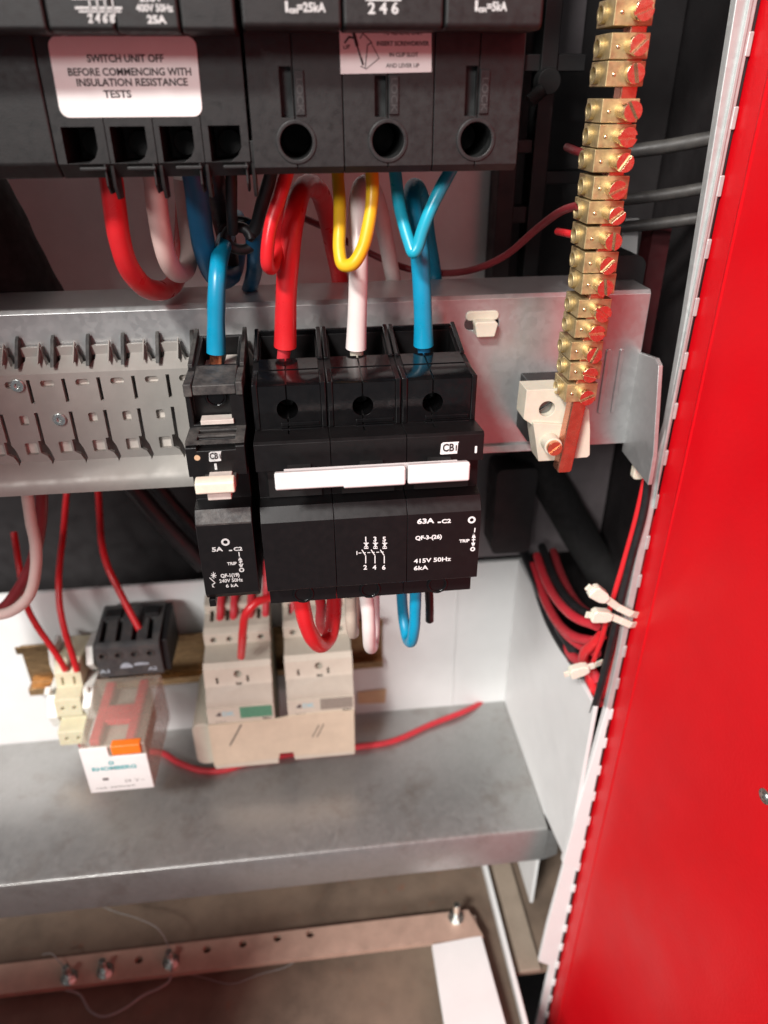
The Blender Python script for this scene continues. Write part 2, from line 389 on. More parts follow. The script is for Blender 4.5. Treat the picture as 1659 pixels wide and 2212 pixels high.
# ================================================================== mounting channel + bracket
t = thing('mounting_channel', (10, 300, -143), 'galvanised steel mounting channel running behind the lower breakers', 'channel')
prof = [(299, -142.5), (299, -74), (300.5, -72.3), (331, -72.3), (331, -73.8), (301.5, -73.8), (300.5, -75), (300.5, -140.8), (331, -140.8), (331, -142.5)]
hole = MB().prism(rrect(74.5, -84.0, 14.5, 5.0, 2.3), 290, 310, 'Y')
h2 = MB().prism(rrect(121, -127, 4.2, 6.5, 2.0), 290, 310, 'Y')
obj('web', MB().prism(prof, -160, 146.5, 'X'), 'galv', t, bevel=.35, cuts=[hole, h2])
obj('embossed_rib', MB().prism(rrect(131.5, -112, 2.6, 30, 1.2), 298.3, 300, 'Y').prism(rrect(137.5, -112, 2.2, 30, 1.0), 298.3, 300, 'Y'), 'galv', t, bevel=.5)
obj('lower_lip', MB().prism([(299, -142.6), (299, -139), (297.6, -139.6), (296.2, -142.6)], 62, 103, 'X'), 'galv', t, bevel=.3)
t = obj('end_bracket', MB().prism([(300, -147.0), (270, -149.5), (270.5, -135), (280, -99), (284, -97), (300, -99.5)], 145.6, 147.6, 'X'), 'galv', bevel=.3, org=(146, 284, -140)); tag(t, 'pale green-grey steel end bracket joining the channel to the hinge frame', 'bracket')
# white plastic clip in the slot
t = obj('plastic_clip', MB().prism([(71.5, -88.3), (79, -88.3), (80.2, -82.8), (79, -81.8), (71, -81.8), (70.3, -82.8)], 293.5, 299, 'Y').prism(rrect(74.5, -80.6, 14, 4.0, 1.8), 298.2, 302, 'Y'), 'bone', bevel=.6, org=(75, 296, -88)); tag(t, 'small off-white plastic clip in the slot right of the three-pole breaker', 'clip')

# ------------------------------------------------------------------ slotted mini rail left of the breakers
t = thing('breaker_rail', (-80, 290, -138), 'dull grey slotted breaker rail with two rivets left of the breakers', 'rail')
pitch = 13.35
prof = [(289, -94.5), (289, -132), (283.5, -137), (282, -139.5), (282, -143.6), (284, -143.6), (284, -140.3), (285.2, -138.2), (291, -133), (291, -96.5), (297.5, -90.5), (297.5, -86), (295.6, -86), (295.6, -89.5)]
cuts = []
x0 = at(330, 828, 290).x
for i in range(-5, 8):
    cx = x0 - 13.35*i + .0
    if cx > 55 or cx < -160: continue
    c = MB()
    c.prism(rrect(cx, -98.6, 5.2, 2.7, 1.2), 286, 293, 'Y')                 # slots, first row
    c.box(cx+5.6, cx+7.0, 286, 293, -106.5, -94.0-2.8)                     # upper slits
    c.box(cx+5.6, cx+7.0, 286, 293, -124.0, -110.5)                        # lower slits
    c.prism(rrect(cx+1.2, -113.5, 3.4, 4.2, .9), 286, 293, 'Y')             # second row
    c.prism(rrect(cx+1.2, -126.0, 4.8, 5.2, .7), 286, 293, 'Y')             # third row
    cuts.append(c); c = MB()
    c.prism([(cx+4.4, -122.6), (cx+6.4, -122.6), (cx+8.2, -126.5), (cx+9.2, -131.0), (cx+8.2, -133), (cx+6.6, -129.4), (cx+4.4, -128)], 280, 293, 'Y')
    c.prism([(cx-1.5, -84), (cx-1.5, -89.6), (cx+.3, -92.2), (cx+3.2, -92.2), (cx+5.4, -90.8), (cx+5.4, -89.6), (cx+2.6, -89.6), (cx+2.6, -84)], 290.2, 300, 'Y')
    cuts.append(c)
allc = MB()
for c in cuts: allc.add(c.v, c.f)
obj('rail_plate', MB().prism(prof, -150, -20, 'X'), 'rail', t, bevel=.18, cuts=cuts, seg=1)
bk = MB()
for i in range(-5, 8):
    cx = x0 - 13.35*i
    if cx > 55 or cx < -145: continue
    bk.box(cx-3, cx+3, 291.1, 292, -100.2, -97).box(cx-.8, cx+3.2, 291.1, 292, -116, -111).box(cx-1.4, cx+3.9, 291.1, 292, -129, -123)
obj('lit_slot_tab', bk, 'clay', t)  # pale tabs added behind the slots in place of the lit channel
for i in range(-3, 8):                                                     # folded hook pairs along the top lip
    cx = x0 - 13.35*i
    if cx > -44 or cx < -155: continue
    obj('hook', MB().prism([(289.5, -91.0), (297.4, -91.5), (298.5, -86.2), (297, -84.4), (295.5, -85.5)], cx-2.5, cx-1.9, 'X'), 'rail', t, bevel=.15)
    obj('hook', MB().prism([(288.5, -92), (297.4, -92), (299, -84), (298, -81.8), (296, -83)], cx+2.7, cx+4.1, 'X'), 'dusty', t, bevel=.2)
for (px, py) in ((37, 834), (128, 907)):
    p = at(px, py, 288)
    obj('rivet', MB().ring((p.x, 289, p.z), (0, -1, 0), .85, 2.6, 1.1, 28).cyl((p.x, 289.2, p.z), (p.x, 288.6, p.z), .9, 16), 'zinc', t, bevel=.45, seg=3)

# ================================================================== UPPER ROW
PX = [-11.3, 15.6, 42.2, 68.4]
# ---- left: earth leakage unit
t = thing('earth_leakage_unit', (-50, 260, -21), 'charcoal earth leakage unit carrying the large white warning label', 'switchgear')
body = [(243, -17.5), (243, 15), (262, 15), (262, 80), (290, 80), (290, -21.5), (247, -21.5)]
nose = [(228, 14.2), (230, 13.4), (262, 13.8), (262, 80), (228, 80)]
cuts = []
sqx = [(135, 208), (240, 316), (347, 418), (452, 520)]
for a, b in sqx:
    xa = at(a, 300, 243).x; xb = at(b, 300, 243).x
    c = MB().prism([(xa, -8.0), (xb, -8.0), (xb, -13.5), (xb-1.2, -16), (xb-3.4, -17.4), (xa+4, -17.4), (xa+2.0, -17.4), (xa, -17.4)], 240, 262, 'Y')
    cuts.append(c)
obj('housing', MB().prism(body, -330, -67.2, 'X'), 'upper', t, bevel=.7, seg=3)
edges = [-67.0, -52.4, -38.9, -25.4, -12.1]
for i in range(4):
    obj('terminal_bay', MB().prism(body, edges[i]+.1, edges[i+1]-.1, 'X'), 'upper', t, bevel=.4, cuts=[cuts[i]], seg=2)
for i, (a, b) in enumerate(((-330, -58.9), (-58.5, -42.3), (-41.9, -26.2), (-25.8, -12.1))):
    obj('cover', MB().prism(nose, a, b, 'X'), 'upper', t, bevel=.8, seg=3)
for a, b in sqx:
    xa = at(a, 300, 243).x; xb = at(b, 300, 243).x
    obj('terminal_lip', MB().box(xa+3.2, xb+1.6, 242.4, 246, -19.3, -18.3), 'upper', t, bevel=.3)
    obj('screw', MB().cyl((xb-4.2, 261.5, -13), (xb-4.2, 257, -13), 3.6), 'pit', t, bevel=.3)  # deep black puts the bay's shade into the screw colour
    obj('barrier_fin', MB().prism([(243.6, -12), (243.6, -23.5), (246, -27.5), (251, -27.5), (251, -12)], xb+2.4, xb+3.5, 'X').prism([(243.2, -8), (243.2, -23.5), (246, -26), (252, -26), (252, -8)], xb+.6, xb+1.3, 'X'), 'upper', t, bevel=.25)
# warning label
lab = obj('warning_label', MB().prism(rrect(-43.9, 4.0, 39.2, 19.4, 2.6, skew=.02), 242.75, 242.98, 'Y'), 'label', t, bevel=.08)
for body_, px, py, wpx in (('SWITCH UNIT OFF', 271, 127, 166), ('BEFORE COMMENCING WITH', 281, 156, 266), ('INSULATION RESISTANCE', 286, 178.5, 240), ('TESTS', 254, 204, 60)):
    ptext('lettering', body_, lab, px, py, 242.75, 1.75, wpx, material='ink', bold=.035)
# print on the cover
ptext('lettering', '2 4 6 8', t, 219, 41, 228, 1.7, 58, material='greyprint', bold=.06)
mb = MB()
p = at(214, 17, 228); q = at(214, 28, 228)
mb.box(p.x-5.8, p.x+5.6, 227.9, 228, p.z-.3, p.z+.25).box(p.x-5.0, p.x+5.2, 227.9, 228, q.z+.1, q.z+.5)
for k in range(4): mb.box(p.x-2.3+k*1.85, p.x-1.9+k*1.85, 227.9, 228, q.z-.8, p.z+2.2)
mb.box(p.x-6.3, p.x+2.2, 227.9, 228, p.z+1.7, p.z+2.2)
obj('circuit_symbol', mb, 'greyprint', t)
ptext('lettering', '400V 50Hz', t, 334, 18, 228, 1.5, 80, material='greyprint', bold=.05)
ptext('lettering', '25A', t, 338, 43, 228, 1.6, 42, material='greyprint', bold=.07)
ptext('lettering', '230V', t, 325, -4, 228, 1.5, 50, material='greyprint', bold=.05)

# ---- right: three pole isolator
t = thing('isolator_switch', (28, 260, -21), 'charcoal three-pole isolator switch with the small screwdriver sticker', 'switchgear')
prof = [(243, -19.2), (243, 15.2), (262, 15.2), (262, 80), (290, 80), (290, -21.2), (245, -21.2)]
hc = [1.6, 28.7, 55.3]
for i in range(3):
    a, b = PX[i]+.15, PX[i+1]-.15; c = hc[i]
    cuts = [MB().cyl((c, 238, -12.5), (c, 266, -12.5), 4.75, 40), MB().box(c-3.8, c-.4, 240, 246, -6.2, 6.5 if i != 1 else 4.2), MB().box(c-.15, c+.15, 240, 244, -22, 16)]
    po = obj('pole', MB().prism(prof, a, b, 'X'), 'upper', t, bevel=.8, cuts=cuts, seg=3)
    obj('terminal_rim', MB().ring((c, 243.3, -12.5), (0, -1, 0), 4.7, 5.9, .75, 40), 'black', po, bevel=.3, seg=3)
    obj('clamp_screw', MB().cyl((c, 265, -12.5), (c, 262, -12.5), 4.2), 'pit', po, bevel=.4)  # screw coloured deep black for the shade inside the hole
    obj('raised_strip', MB().box(c+.3, c+3.1, 242.3, 244, -5.6, 5.6 if i != 1 else 4.2), 'black', po, bevel=.2)
    text('lettering', 'LOCK', po, c+1.7, -.6, 242.3, 1.7, 8.6, material='greypr2', bold=.01, rot=-90)
    na, nb = (at((522, 742, 962)[i], 40, 228).x, at((738, 958, 1172)[i], 40, 228).x)
    obj('cover', MB().prism([(228, 15.2), (229.5, 14.2), (262, 14.6), (262, 80), (228, 80)], na, nb, 'X'), 'upper', po, bevel=.8, seg=3)
ptext('lettering', 'I', t, 619, 16, 228, 2.3, 6, material='greyprint', bold=.03)
ptext('lettering', 'cn', t, 634, 22, 228, 1.3, 20, material='greyprint', bold=.06)
ptext('lettering', '=25kA', t, 672, 17, 228, 1.9, 62, material='greyprint', bold=.05)
ptext('lettering', '2 4 6', t, 828, 19, 228, 2.4, 66, material='greyprint', bold=.04)
p = at(828, 1, 228); obj('circuit_symbol', MB().box(p.x-4.6, p.x+4.6, 227.9, 228, p.z-.1, p.z+.4), 'greyprint', t)
ptext('lettering', 'I', t, 1029, 14, 228, 2.3, 6, material='greyprint', bold=.03)
ptext('lettering', 'cn', t, 1042, 20, 228, 1.3, 18, material='greyprint', bold=.06)
ptext('lettering', '=5kA', t, 1073, 15, 228, 1.9, 44, material='greyprint', bold=.05)
st = obj('instruction_sticker', MB().prism([(15.2, 15.2), (41.0, 15.7), (41.3, 5.0), (15.2, 4.6)], 242.75, 242.97, 'Y'), 'label', t)
for b_, px, py, wpx, h in (('TO REMOVE UNIT', 870, 71, 86, 1.05), ('INSERT SCREWDRIVER', 870, 94.5, 113, 1.05), ('IN CLIP SLOT', 872, 118.5, 62, 1.0), ('AND LEVER UP', 870, 142, 72, 1.0)):
    ptext('lettering', b_, st, px, py, 242.75, h, wpx, material='ink2' if py > 100 else 'ink', bold=.03)
def stroke(mb, pts, w, Y, th=.06):
    for (a, b) in zip(pts, pts[1:]):
        a = Vector(a); b = Vector(b); d = (b-a)
        if d.length < 1e-6: continue
        d.normalize(); nrm = Vector((-d.y, d.x))*w/2; e = d*w*.35
        q = [a-e+nrm, a-e-nrm, b+e-nrm, b+e+nrm]
        mb.prism([(v.x, v.y) for v in q], Y-th, Y, 'Y')
    return mb
def pstroke(mb, pts, w, Y, th=.06):
    return stroke(mb, [(at(x, y, Y).x, at(x, y, Y).z) for x, y in pts], w, Y, th)
mb = MB(); pstroke(mb, [(778, 83), (784, 72), (803, 92), (794, 97), (789, 146)], .28, 242.75, .07)
pstroke(mb, [(803, 95), (819, 126), (791, 149), (779, 143)], .22, 242.75, .08)
obj('diagram', mb, 'ink2', st)
mb = MB(); pstroke(mb, [(763, 67), (771, 97)], .9, 242.75, .09); pstroke(mb, [(771, 97), (780, 128)], .45, 242.75, .1); pstroke(mb, [(780, 126), (784, 139)], .6, 242.75, .11)
pstroke(mb, [(764, 82), (754, 80), (745, 92)], .45, 242.75, .12)
obj('screwdriver_drawing', mb, 'ink', st)
ptext('lettering', 'UP', st, 749, 102, 242.75, .9, 15, material='ink2', bold=.03, rot=12)

# ================================================================== LOWER ROW: breakers
# ---- three pole breaker
def breaker_profile(zt=-88.3):
    return [(246, -104.5), (246, zt), (268, zt+1.7), (268, zt+.9), (290, zt+6.2), (290, -175.6), (241, -175.6), (237, -174.2), (237, -163.0),
            (229.2, -162.8), (228, -161.8), (228, -132.6), (231.5, -127.8), (237.5, -127.2), (237.5, -113.8), (231, -113.6), (231, -103.6), (232.2, -102.9)]
BX = [-19.0, 7.1, 33.6, 61.0]
t = thing('three_pole_breaker', (21, 250, -172), 'glossy black three-pole circuit breaker with one long white handle', 'circuit breaker')
for i in range(3):
    a, b = BX[i]+.12, BX[i+1]-.12; c = (a+b)/2 + (-1.0, -.6, -2.4)[i]
    cuts = [MB().box(a+2.6, b-2.6, 269.5, 287.5, -104, -70),                        # cable entry
            MB().cyl((c, 240, -96.8), (c, 262, -96.8), 3.75, 36),                   # screw hole
            MB().box(c-.22, c+.22, 240, 247, -110, -80)]
    po = obj('pole', MB().prism(breaker_profile(), a, b, 'X'), 'satin', t, bevel=.5, cuts=cuts, seg=3)
    # glossy terminal shroud with raised edges
    sh = MB()
    sh.box(a+.1, a+2.1, 245.2, 289.5, -104.2, -87.2).box(b-2.1, b-.1, 245.2, 289.5, -104.2, -87.2)
    sh.prism([(268, -86.9), (289.6, -81.4), (289.6, -79.9), (268, -85.6)], a+.1, a+1.9, 'X').prism([(268, -86.9), (289.6, -81.4), (289.6, -79.9), (268, -85.6)], b-1.9, b-.1, 'X')
    sh.box(a+1.9, b-1.9, 288.0, 289.8, -86, -80.6)
    obj('terminal_shroud', sh, 'glossblack', po, bevel=.45, seg=3)
    cp = MB()
    cp.prism([(245.4, -103.8), (245.4, -88.2), (246.6, -87.4), (258, -86.7), (258, -103.8)], a+2.2, c-.3, 'X')
    cp.prism([(245.4, -103.8), (245.4, -88.2), (246.6, -87.4), (258, -86.7), (258, -103.8)], c+.3, b-2.2, 'X')
    cp.prism([(258.2, -88.8), (258.2, -86.4), (268, -85.6), (269.5, -86.4), (269.5, -88.8)], a+2.2, c-.3, 'X').prism([(258.2, -88.8), (258.2, -86.4), (268, -85.6), (269.5, -86.4), (269.5, -88.8)], c+.3, b-2.2, 'X')
    obj('terminal_cover', cp, 'glossblack', po, bevel=.7, seg=4, cuts=[MB().cyl((c, 240, -96.8), (c, 262, -96.8), 3.75, 36)])
    obj('latch', MB().box(c-2.6, b-2.8, 244.9, 246, -103.0, -101.6).box(c-2.6, b-2.4, 244.7, 246, -105.0, -104.0), 'glossblack', po, bevel=.25)
    obj('terminal_screw', MB().cyl((c, 262, -96.8), (c, 257.5, -96.8), 3.4).dome((c-.6, 257.5, -96), (0, -1, 0), 1.0, .5), 'glossblack', po, bevel=.3)
    obj('lower_terminal', MB().ring(((a+b)/2, 237.4, -170.6), (0, -1, 0), 3.0, 4.2, .9), 'glossblack', po, bevel=.3)
    # handle stalk well
    obj('handle_well', MB().box(a+3.5, b-3.5, 236.4, 238, -126.8, -114.6), 'pit', po)
def hbar(x0, x1, z0, z1, y0, y1):
    return MB().prism([(y0, z0+.8), (y0, z1-2.0), (y0+1.0, z1-1.4), (y1, z1-2.5), (y1, z0-.1), (y0+1.4, z0)], x0, x1, 'X')
hd = obj('handle', hbar(-11.9, 10.8, -113.6, -105.6, 215.2, 219.5), 'handle', t, bevel=.5, seg=4)
obj('grip', hbar(10.4, 31.0, -114.1, -105.4, 214.9, 219.5), 'handle', hd, bevel=.6, seg=4)
obj('grip', hbar(31.9, 52.6, -113.9, -105.2, 214.9, 219.5), 'handle', hd, bevel=.7, seg=4)
obj('tie_bar', MB().box(-9, 50, 218, 224, -113.2, -109.6), 'handle', hd)
for c in (-4, 21, 45): obj('lever', MB().box(c-4, c+4, 222, 238, -117, -111.5), 'pit', hd)
# lettering on the breaker nose
Yl = 228
def L3(b_, px, py, h, wpx, **k): return ptext('lettering', b_, t, px, py, Yl, h, wpx, **k)
L3('63A', 919, 1126, 1.95, 37, bold=.05); L3('-', 949, 1127, 1.9, 7, bold=.08); L3('C2', 964, 1126, 1.55, 20, bold=.05)
L3('QF-3-(26)', 926, 1161, 1.6, 57, bold=.05); L3('TRIP', 1003, 1168.5, 1.2, 22, bold=.05)
L3('415V 50Hz', 934, 1210, 1.75, 80, bold=.03); L3('6kA', 909, 1227, 1.75, 31, bold=.03)
for (d, px) in (('1', 790), ('3', 810), ('5', 830)): L3(d, px, 1165, 1.9, None, bold=.03)
for (d, px) in (('2', 789), ('4', 809), ('6', 829)): L3(d, px, 1226, 1.9, None, bold=.03)
p = at(1019, 1123, Yl); obj('circle_symbol', MB().ring((p.x, Yl, p.z), (0, -1, 0), .75, 1.45, .06, 28), 'white', t)
p = at(1021, 1186, Yl); obj('circle_symbol', MB().ring((p.x, Yl, p.z), (0, -1, 0), .45, .95, .06, 24), 'white', t)
mb = MB(); pstroke(mb, [(1026, 1141), (1025, 1149)], .4, Yl); pstroke(mb, [(1023.5, 1158), (1022, 1176)], .35, Yl, .07)
pstroke(mb, [(1020.5, 1161), (1023.5, 1154), (1026, 1161)], .45, Yl, .08); pstroke(mb, [(1019.5, 1173), (1022, 1180), (1025, 1173)], .45, Yl, .09); pstroke(mb, [(1020, 1166), (1026, 1165.5)], .4, Yl, .1)
obj('arrow_symbol', mb, 'white', t)
mb = MB()
for px in (791, 811, 831):
    pstroke(mb, [(px-4, 1173), (px+4, 1182)], .26, Yl, .06); pstroke(mb, [(px+4, 1173), (px-4, 1182)], .26, Yl, .07)
    pstroke(mb, [(px-5, 1173), (px+5, 1173)], .26, Yl, .08); pstroke(mb, [(px-4, 1184.5), (px+4, 1184.5)], .3, Yl, .08); pstroke(mb, [(px, 1170), (px, 1184)], .24, Yl, .05)
    pstroke(mb, [(px-9, 1188), (px-1, 1200), (px-1, 1216)], .34, Yl, .07)
for k in range(6): pstroke(mb, [(775+k*9.6, 1194.5-.4*k), (780+k*9.6, 1194.2-.4*k)], .26, Yl, .09)
pstroke(mb, [(771, 1191), (771, 1198)], .3, Yl, .06)
obj('circuit_symbol', mb, 'white', t)
def logo(parent, px, py, Y, w, h, mt='white'):
    p = at(px, py, Y)
    lg = obj('logo', MB().prism([(p.x-w/2, p.z-h/2+.2), (p.x-w/2+.5, p.z-h/2), (p.x+w/2-.5, p.z-h/2+.1), (p.x+w/2-.3, p.z+h/2-.6), (p.x+w/2, p.z+h/2), (p.x-w/2+1.0, p.z+h/2), (p.x-w/2+.3, p.z+h/2-.5)], Y-.06, Y, 'Y'), mt, parent)
    text('lettering', 'CB', lg, p.x-.45, p.z+.1, Y-.07, h*.60, w*.62, material='ink', bold=.05)
    text('lettering', 'I', lg, p.x+w*.36, p.z-.1, Y-.07, h*.42, w*.07, material='ink', bold=.05)
logo(t, 971, 968, 231, 6.6, 4.6)
p = at(1028, 971, 231); obj('on_mark', MB().prism(rrect(p.x, p.z, .8, 2.7, .2), 230.94, 231, 'Y'), 'white', t)

# ---- single pole breaker
t = thing('single_pole_breaker', (-32, 250, -165), 'dusty single-pole circuit breaker with a small cream toggle', 'circuit breaker')
a, b = -41.6, -21.8
prof = [(246, -102.6), (246, -87.0), (262, -85.6), (290, -82.0), (290, -166), (236, -166), (230, -164.2), (228, -161.5), (228, -131.2), (231, -127.0), (238, -126.6), (238, -114.4), (231, -114.2), (231, -103.4), (233, -102.6)]
c = at(464, 866, 246)
cuts = [MB().box(a+3.2, b-3.0, 264, 288, -99, -70), MB().box(at(413, 870, 246).x, at(497, 870, 246).x, 240, 251, -101.2, -88.2),
        MB().box(a+3.8, b-3.2, 228, 236.6, -104.6, -102.0), MB().box(at(452, 1060, 231).x, at(497, 1060, 231).x, 230, 246, -124.5, -115.0)]
bd = obj('housing', MB().prism(prof, a, b, 'X'), 'satin', t, bevel=.45, cuts=cuts, seg=3)
obj('dust_cover', MB().prism([(245.2, -90.2), (245.2, -86.6), (261.8, -85.0), (261.8, -87)], a+2.9, b-2.3, 'X').box(a-.2, a+2.7, 244.9, 262, -90.5, -85.9).box(b-2.3, b+.1, 244.9, 262, -90.5, -85.7), 'dusty', t, bevel=.4)
obj('side_cheek', MB().prism([(262, -88), (262, -84.4), (291, -79.4), (291, -88)], a-.2, a+1.5, 'X'), 'dusty', t, bevel=.3)
obj('side_cheek', MB().prism([(262, -88), (262, -84.4), (291, -79.4), (291, -88)], b-1.5, b+.1, 'X'), 'dusty', t, bevel=.3)
obj('ledge', MB().prism([(231.2, -102.4), (234, -101.7), (247.5, -102.2), (247.5, -103)], a, b, 'X'), 'dusty', t, bevel=.2, cuts=[MB().box(a+3.8, b-3.2, 233.8, 237.4, -106, -99), MB().box(a+3.8, b-3.2, 239.6, 243.0, -106, -99)])
obj('clamp', MB().box(a+3.4, a+6.4, 264.2, 286, -99, -90.5).box(a+6.6, b-3.1, 264.2, 286, -99, -88.8), 'clay', t, bevel=.3, cuts=[MB().cyl((at(466, 775, 272).x, 270.5, -120), (at(466, 775, 272).x, 270.5, -60), 2.6, 24), MB().box(at(466, 775, 272).x-2.6, at(466, 775, 272).x+2.6, 270.5, 290, -120, -60)])
obj('clamp_screw', MB().ring((c.x, 250.8, c.z), (0, -1, 0), 2.9, 3.8, 1.2).cyl((c.x, 251, c.z), (c.x, 250.0, c.z), 2.95), 'glossblack', t, bevel=.3, seg=3)
obj('clamp_foot', MB().box(at(433, 903, 246).x, at(505, 903, 246).x, 244.8, 250, -101.0, -99.3), 'clay', t, bevel=.25)
p0, p1 = at(421, 1053, 217), at(507, 1049, 217)
tg = obj('toggle', MB().prism([(216.4, -113.4), (216.4, -109.6), (218.0, -109.0), (221, -109.0), (223, -113.8), (218, -113.9)], p0.x, p1.x, 'X'), 'cream', t, bevel=.6, seg=4)
obj('toggle_stalk', MB().box(p0.x+3.2, p1.x-1.8, 219.5, 236, -117.5, -112.6), 'clay', tg, bevel=.3)
obj('guard_post', MB().box(p0.x+1.6, p0.x+3.6, 227.5, 238, -117, -113.4), 'dusty', t, bevel=.25); obj('guard_post', MB().box(p1.x-2.4, p1.x-.4, 227.5, 238, -117, -113.2), 'dusty', t, bevel=.25)
obj('pale_bevel', MB().prism([(227.9, -131.3), (230.9, -127.1), (230.9, -128.0), (228.0, -132.0)], a+.4, b-.4, 'X'), 'dusty', t)  # paler strip along the nose bevel
obj('mounting_foot', MB().box(a+.6, a+3.0, 229.5, 236, -168.2, -165), 'satin', t, bevel=.2)
p = at(426, 989, 231); mb = MB(); mb.cyl((p.x, 231.02, p.z), (p.x, 230.92, p.z), 1.0, 20); obj('indicator_dot', mb, 'wood', t)
logo(t, 465, 986, 231, 4.5, 3.7, 'greyprint')
p = at(466, 1008, 231); obj('on_mark', MB().prism(rrect(p.x, p.z, .8, 2.4, .2), 230.94, 231, 'Y'), 'greyprint', t)
def L1(b_, px, py, h, wpx, **k): return ptext('lettering', b_, t, px, py, Yl, h, wpx, material='greyprint', **k)
L1('5A', 469, 1187, 1.7, 24, bold=.05); L1('-', 498, 1188, 1.6, 7, bold=.08); L1('C2', 514, 1186, 1.45, 19, bold=.05)
L1('TRIP', 501, 1217.5, 1.15, 21, bold=.05); L1('QF-1(19)', 497, 1243, 1.45, 41, bold=.06); L1('240V 50Hz', 499, 1254, 1.45, 51, bold=.03); L1('6 kA', 501, 1265, 1.4, 27, bold=.03)
p = at(487, 1171, Yl); obj('circle_symbol', MB().ring((p.x, Yl, p.z), (0, -1, 0), .8, 1.5, .06, 28), 'greyprint', t)
p = at(522, 1231, Yl); obj('circle_symbol', MB().ring((p.x, Yl, p.z), (0, -1, 0), .5, .95, .06, 24), 'greyprint', t)
mb = MB(); pstroke(mb, [(516, 1193), (517, 1201)], .36, Yl); pstroke(mb, [(518.5, 1206), (521, 1224)], .32, Yl, .07); pstroke(mb, [(516, 1210), (518, 1204), (522, 1210)], .42, Yl, .08)
pstroke(mb, [(517, 1219), (521, 1226), (524, 1218)], .42, Yl, .09); pstroke(mb, [(517, 1214), (523, 1213)], .36, Yl, .1)
obj('arrow_symbol', mb, 'greyprint', t)
mb = MB(); pstroke(mb, [(457, 1239), (466, 1247)], .25, Yl); pstroke(mb, [(465, 1238), (458, 1248)], .25, Yl, .07); pstroke(mb, [(456, 1243), (467, 1243)], .25, Yl, .08); pstroke(mb, [(461, 1236), (462, 1250)], .25, Yl, .05)
pstroke(mb, [(453, 1248), (465, 1259), (458, 1263), (463, 1269), (459, 1267)], .32, Yl, .09)
obj('circuit_symbol', mb, 'greyprint', t)

# ================================================================== BRASS TERMINAL BAR
t = thing('brass_terminal_bar', (107, 268, -137), 'upright brass terminal bar carrying a column of slotted screws', 'terminal bar')
obj('bar', MB().prism([(-139.0, 262.8), (-139.0, 268.6), (45, 268.6), (45, 262.8)], 0, 1, 'X') if False else MB().prism([(101.6, -137.2), (106.6, -137.2), (107.2, -136.2), (110.2, -100), (113.0, 45), (107.5, 45), (104.2, -100), (101.0, -136.2)], 262.5, 268.5, 'Y'), 'redbar', t, bevel=.6)
HY = [(1394, 22), (1382, 98), (1374, 160), (1368, 242), (1358, 298), (1351, 353), (1336, 412), (1334, 468), (1326, 524), (1314, 576), (1308, 624), (1304, 680), (1291, 722), (1284, 770), (1276, 812), (1269, 861)]
LX = [1328, 1319, 1310, 1299, 1292, 1282, 1280, 1269, 1263, 1260, 1256, 1247, 1241, 1231, 1229, 1221]
ANG = [20, 42, 105, 123, 2, 55, 24, 38, 92, 45, 100, 145, 3, 68, -15, 24]
SUNK = [3.5, 4.5, 1.0, 7.5, 6.0, 6.5, 4.5, 6.5, 6.0, 4.0, 4.5, 6.0, 4.5, 4.5, 3.0, 3.5]
for k, ((px, py), ang, so) in enumerate(zip(HY, ANG, SUNK)):
    yh = 261.5-so-2.2
    p = at(px, py, yh); cz = p.z+.15; sx = p.x
    xl = at(LX[k], py, 261.5).x; xr = max(xl+12.6, sx+2.6)
    zs = [at(q_[0], q_[1], 255).z for q_ in HY]; gp = min([abs(zs[k]-zs[j]) for j in (k-1, k+1) if 0 <= j < len(zs)])
    h = min(3.7, gp*.475)
    rot = (.015*((k*7) % 5-2))
    blk = MB().prism([(261.5, cz-h), (261.5, cz+h), (276, cz+h), (276, cz-h)], xl, xr, 'X')
    tb = obj('terminal', blk, 'brass', t, bevel=.35, seg=2, cuts=[MB().cyl((xl-1, 269.5, cz), (xl+9, 269.5, cz), 1.95, 24)])
    obj('end_collar', MB().ring((xl-1.6, 269.5, cz), (1, 0, 0), 1.95, min(2.9, h-.1), 1.8, 28), 'brass', tb, bevel=.3)
    obj('grub', MB().dome((xl+2.5, 261.6, cz-.2), (0, -1, 0), .72, .55, 16, 4), 'brasshead', tb)
    sc = MB().cyl((sx, 262, cz), (sx, yh+1.2, cz), 2.3, 24).cyl((sx, yh+1.9, cz), (sx, yh, cz), 2.95, 32)
    ca, sa = cos(radians(ang)), sin(radians(ang))
    sl = MB(); q = [(-4, -.55), (4, -.55), (4, .55), (-4, .55)]
    sl.prism([(sx+u*ca-v*sa, cz+u*sa+v*ca) for u, v in q], yh-1, yh+1.4, 'Y')
    obj('screw', sc, 'brasshead', tb, bevel=.42, cuts=[sl], seg=2)
# white insulating support
t = thing('insulator_support', (100, 285, -134), 'off-white plastic support holding the foot of the brass terminal bar', 'insulator')
mb = MB().prism([(87.2, -103.2), (101.5, -103.2), (106, -107), (106, -118), (97, -121), (92, -119), (87, -115.5)], 270, 281, 'Y')
mb.prism([(90.5, -116.5), (103, -118), (103.5, -134), (94.5, -134)], 268, 279, 'Y')
mb.prism([(108, -109.5), (113.4, -112), (115.0, -121), (116.4, -132.4), (115.4, -133.4), (107.6, -133.6), (108.5, -122)], 268, 280, 'Y')
mb.prism([(94.5, -122), (115.6, -122), (115.6, -132), (96, -132)], 271, 281, 'Y')
obj('shade_spacer', MB().box(93, 113, 281.2, 298.8, -131, -106), 'duct', t, bevel=.6)  # added block, near-black to stand in for shade behind the support
obj('support_body', mb, 'bone', t, bevel=.8, seg=3, cuts=[MB().cyl((96.4, 266, -111.6), (96.4, 276, -111.6), 3.3, 28)])
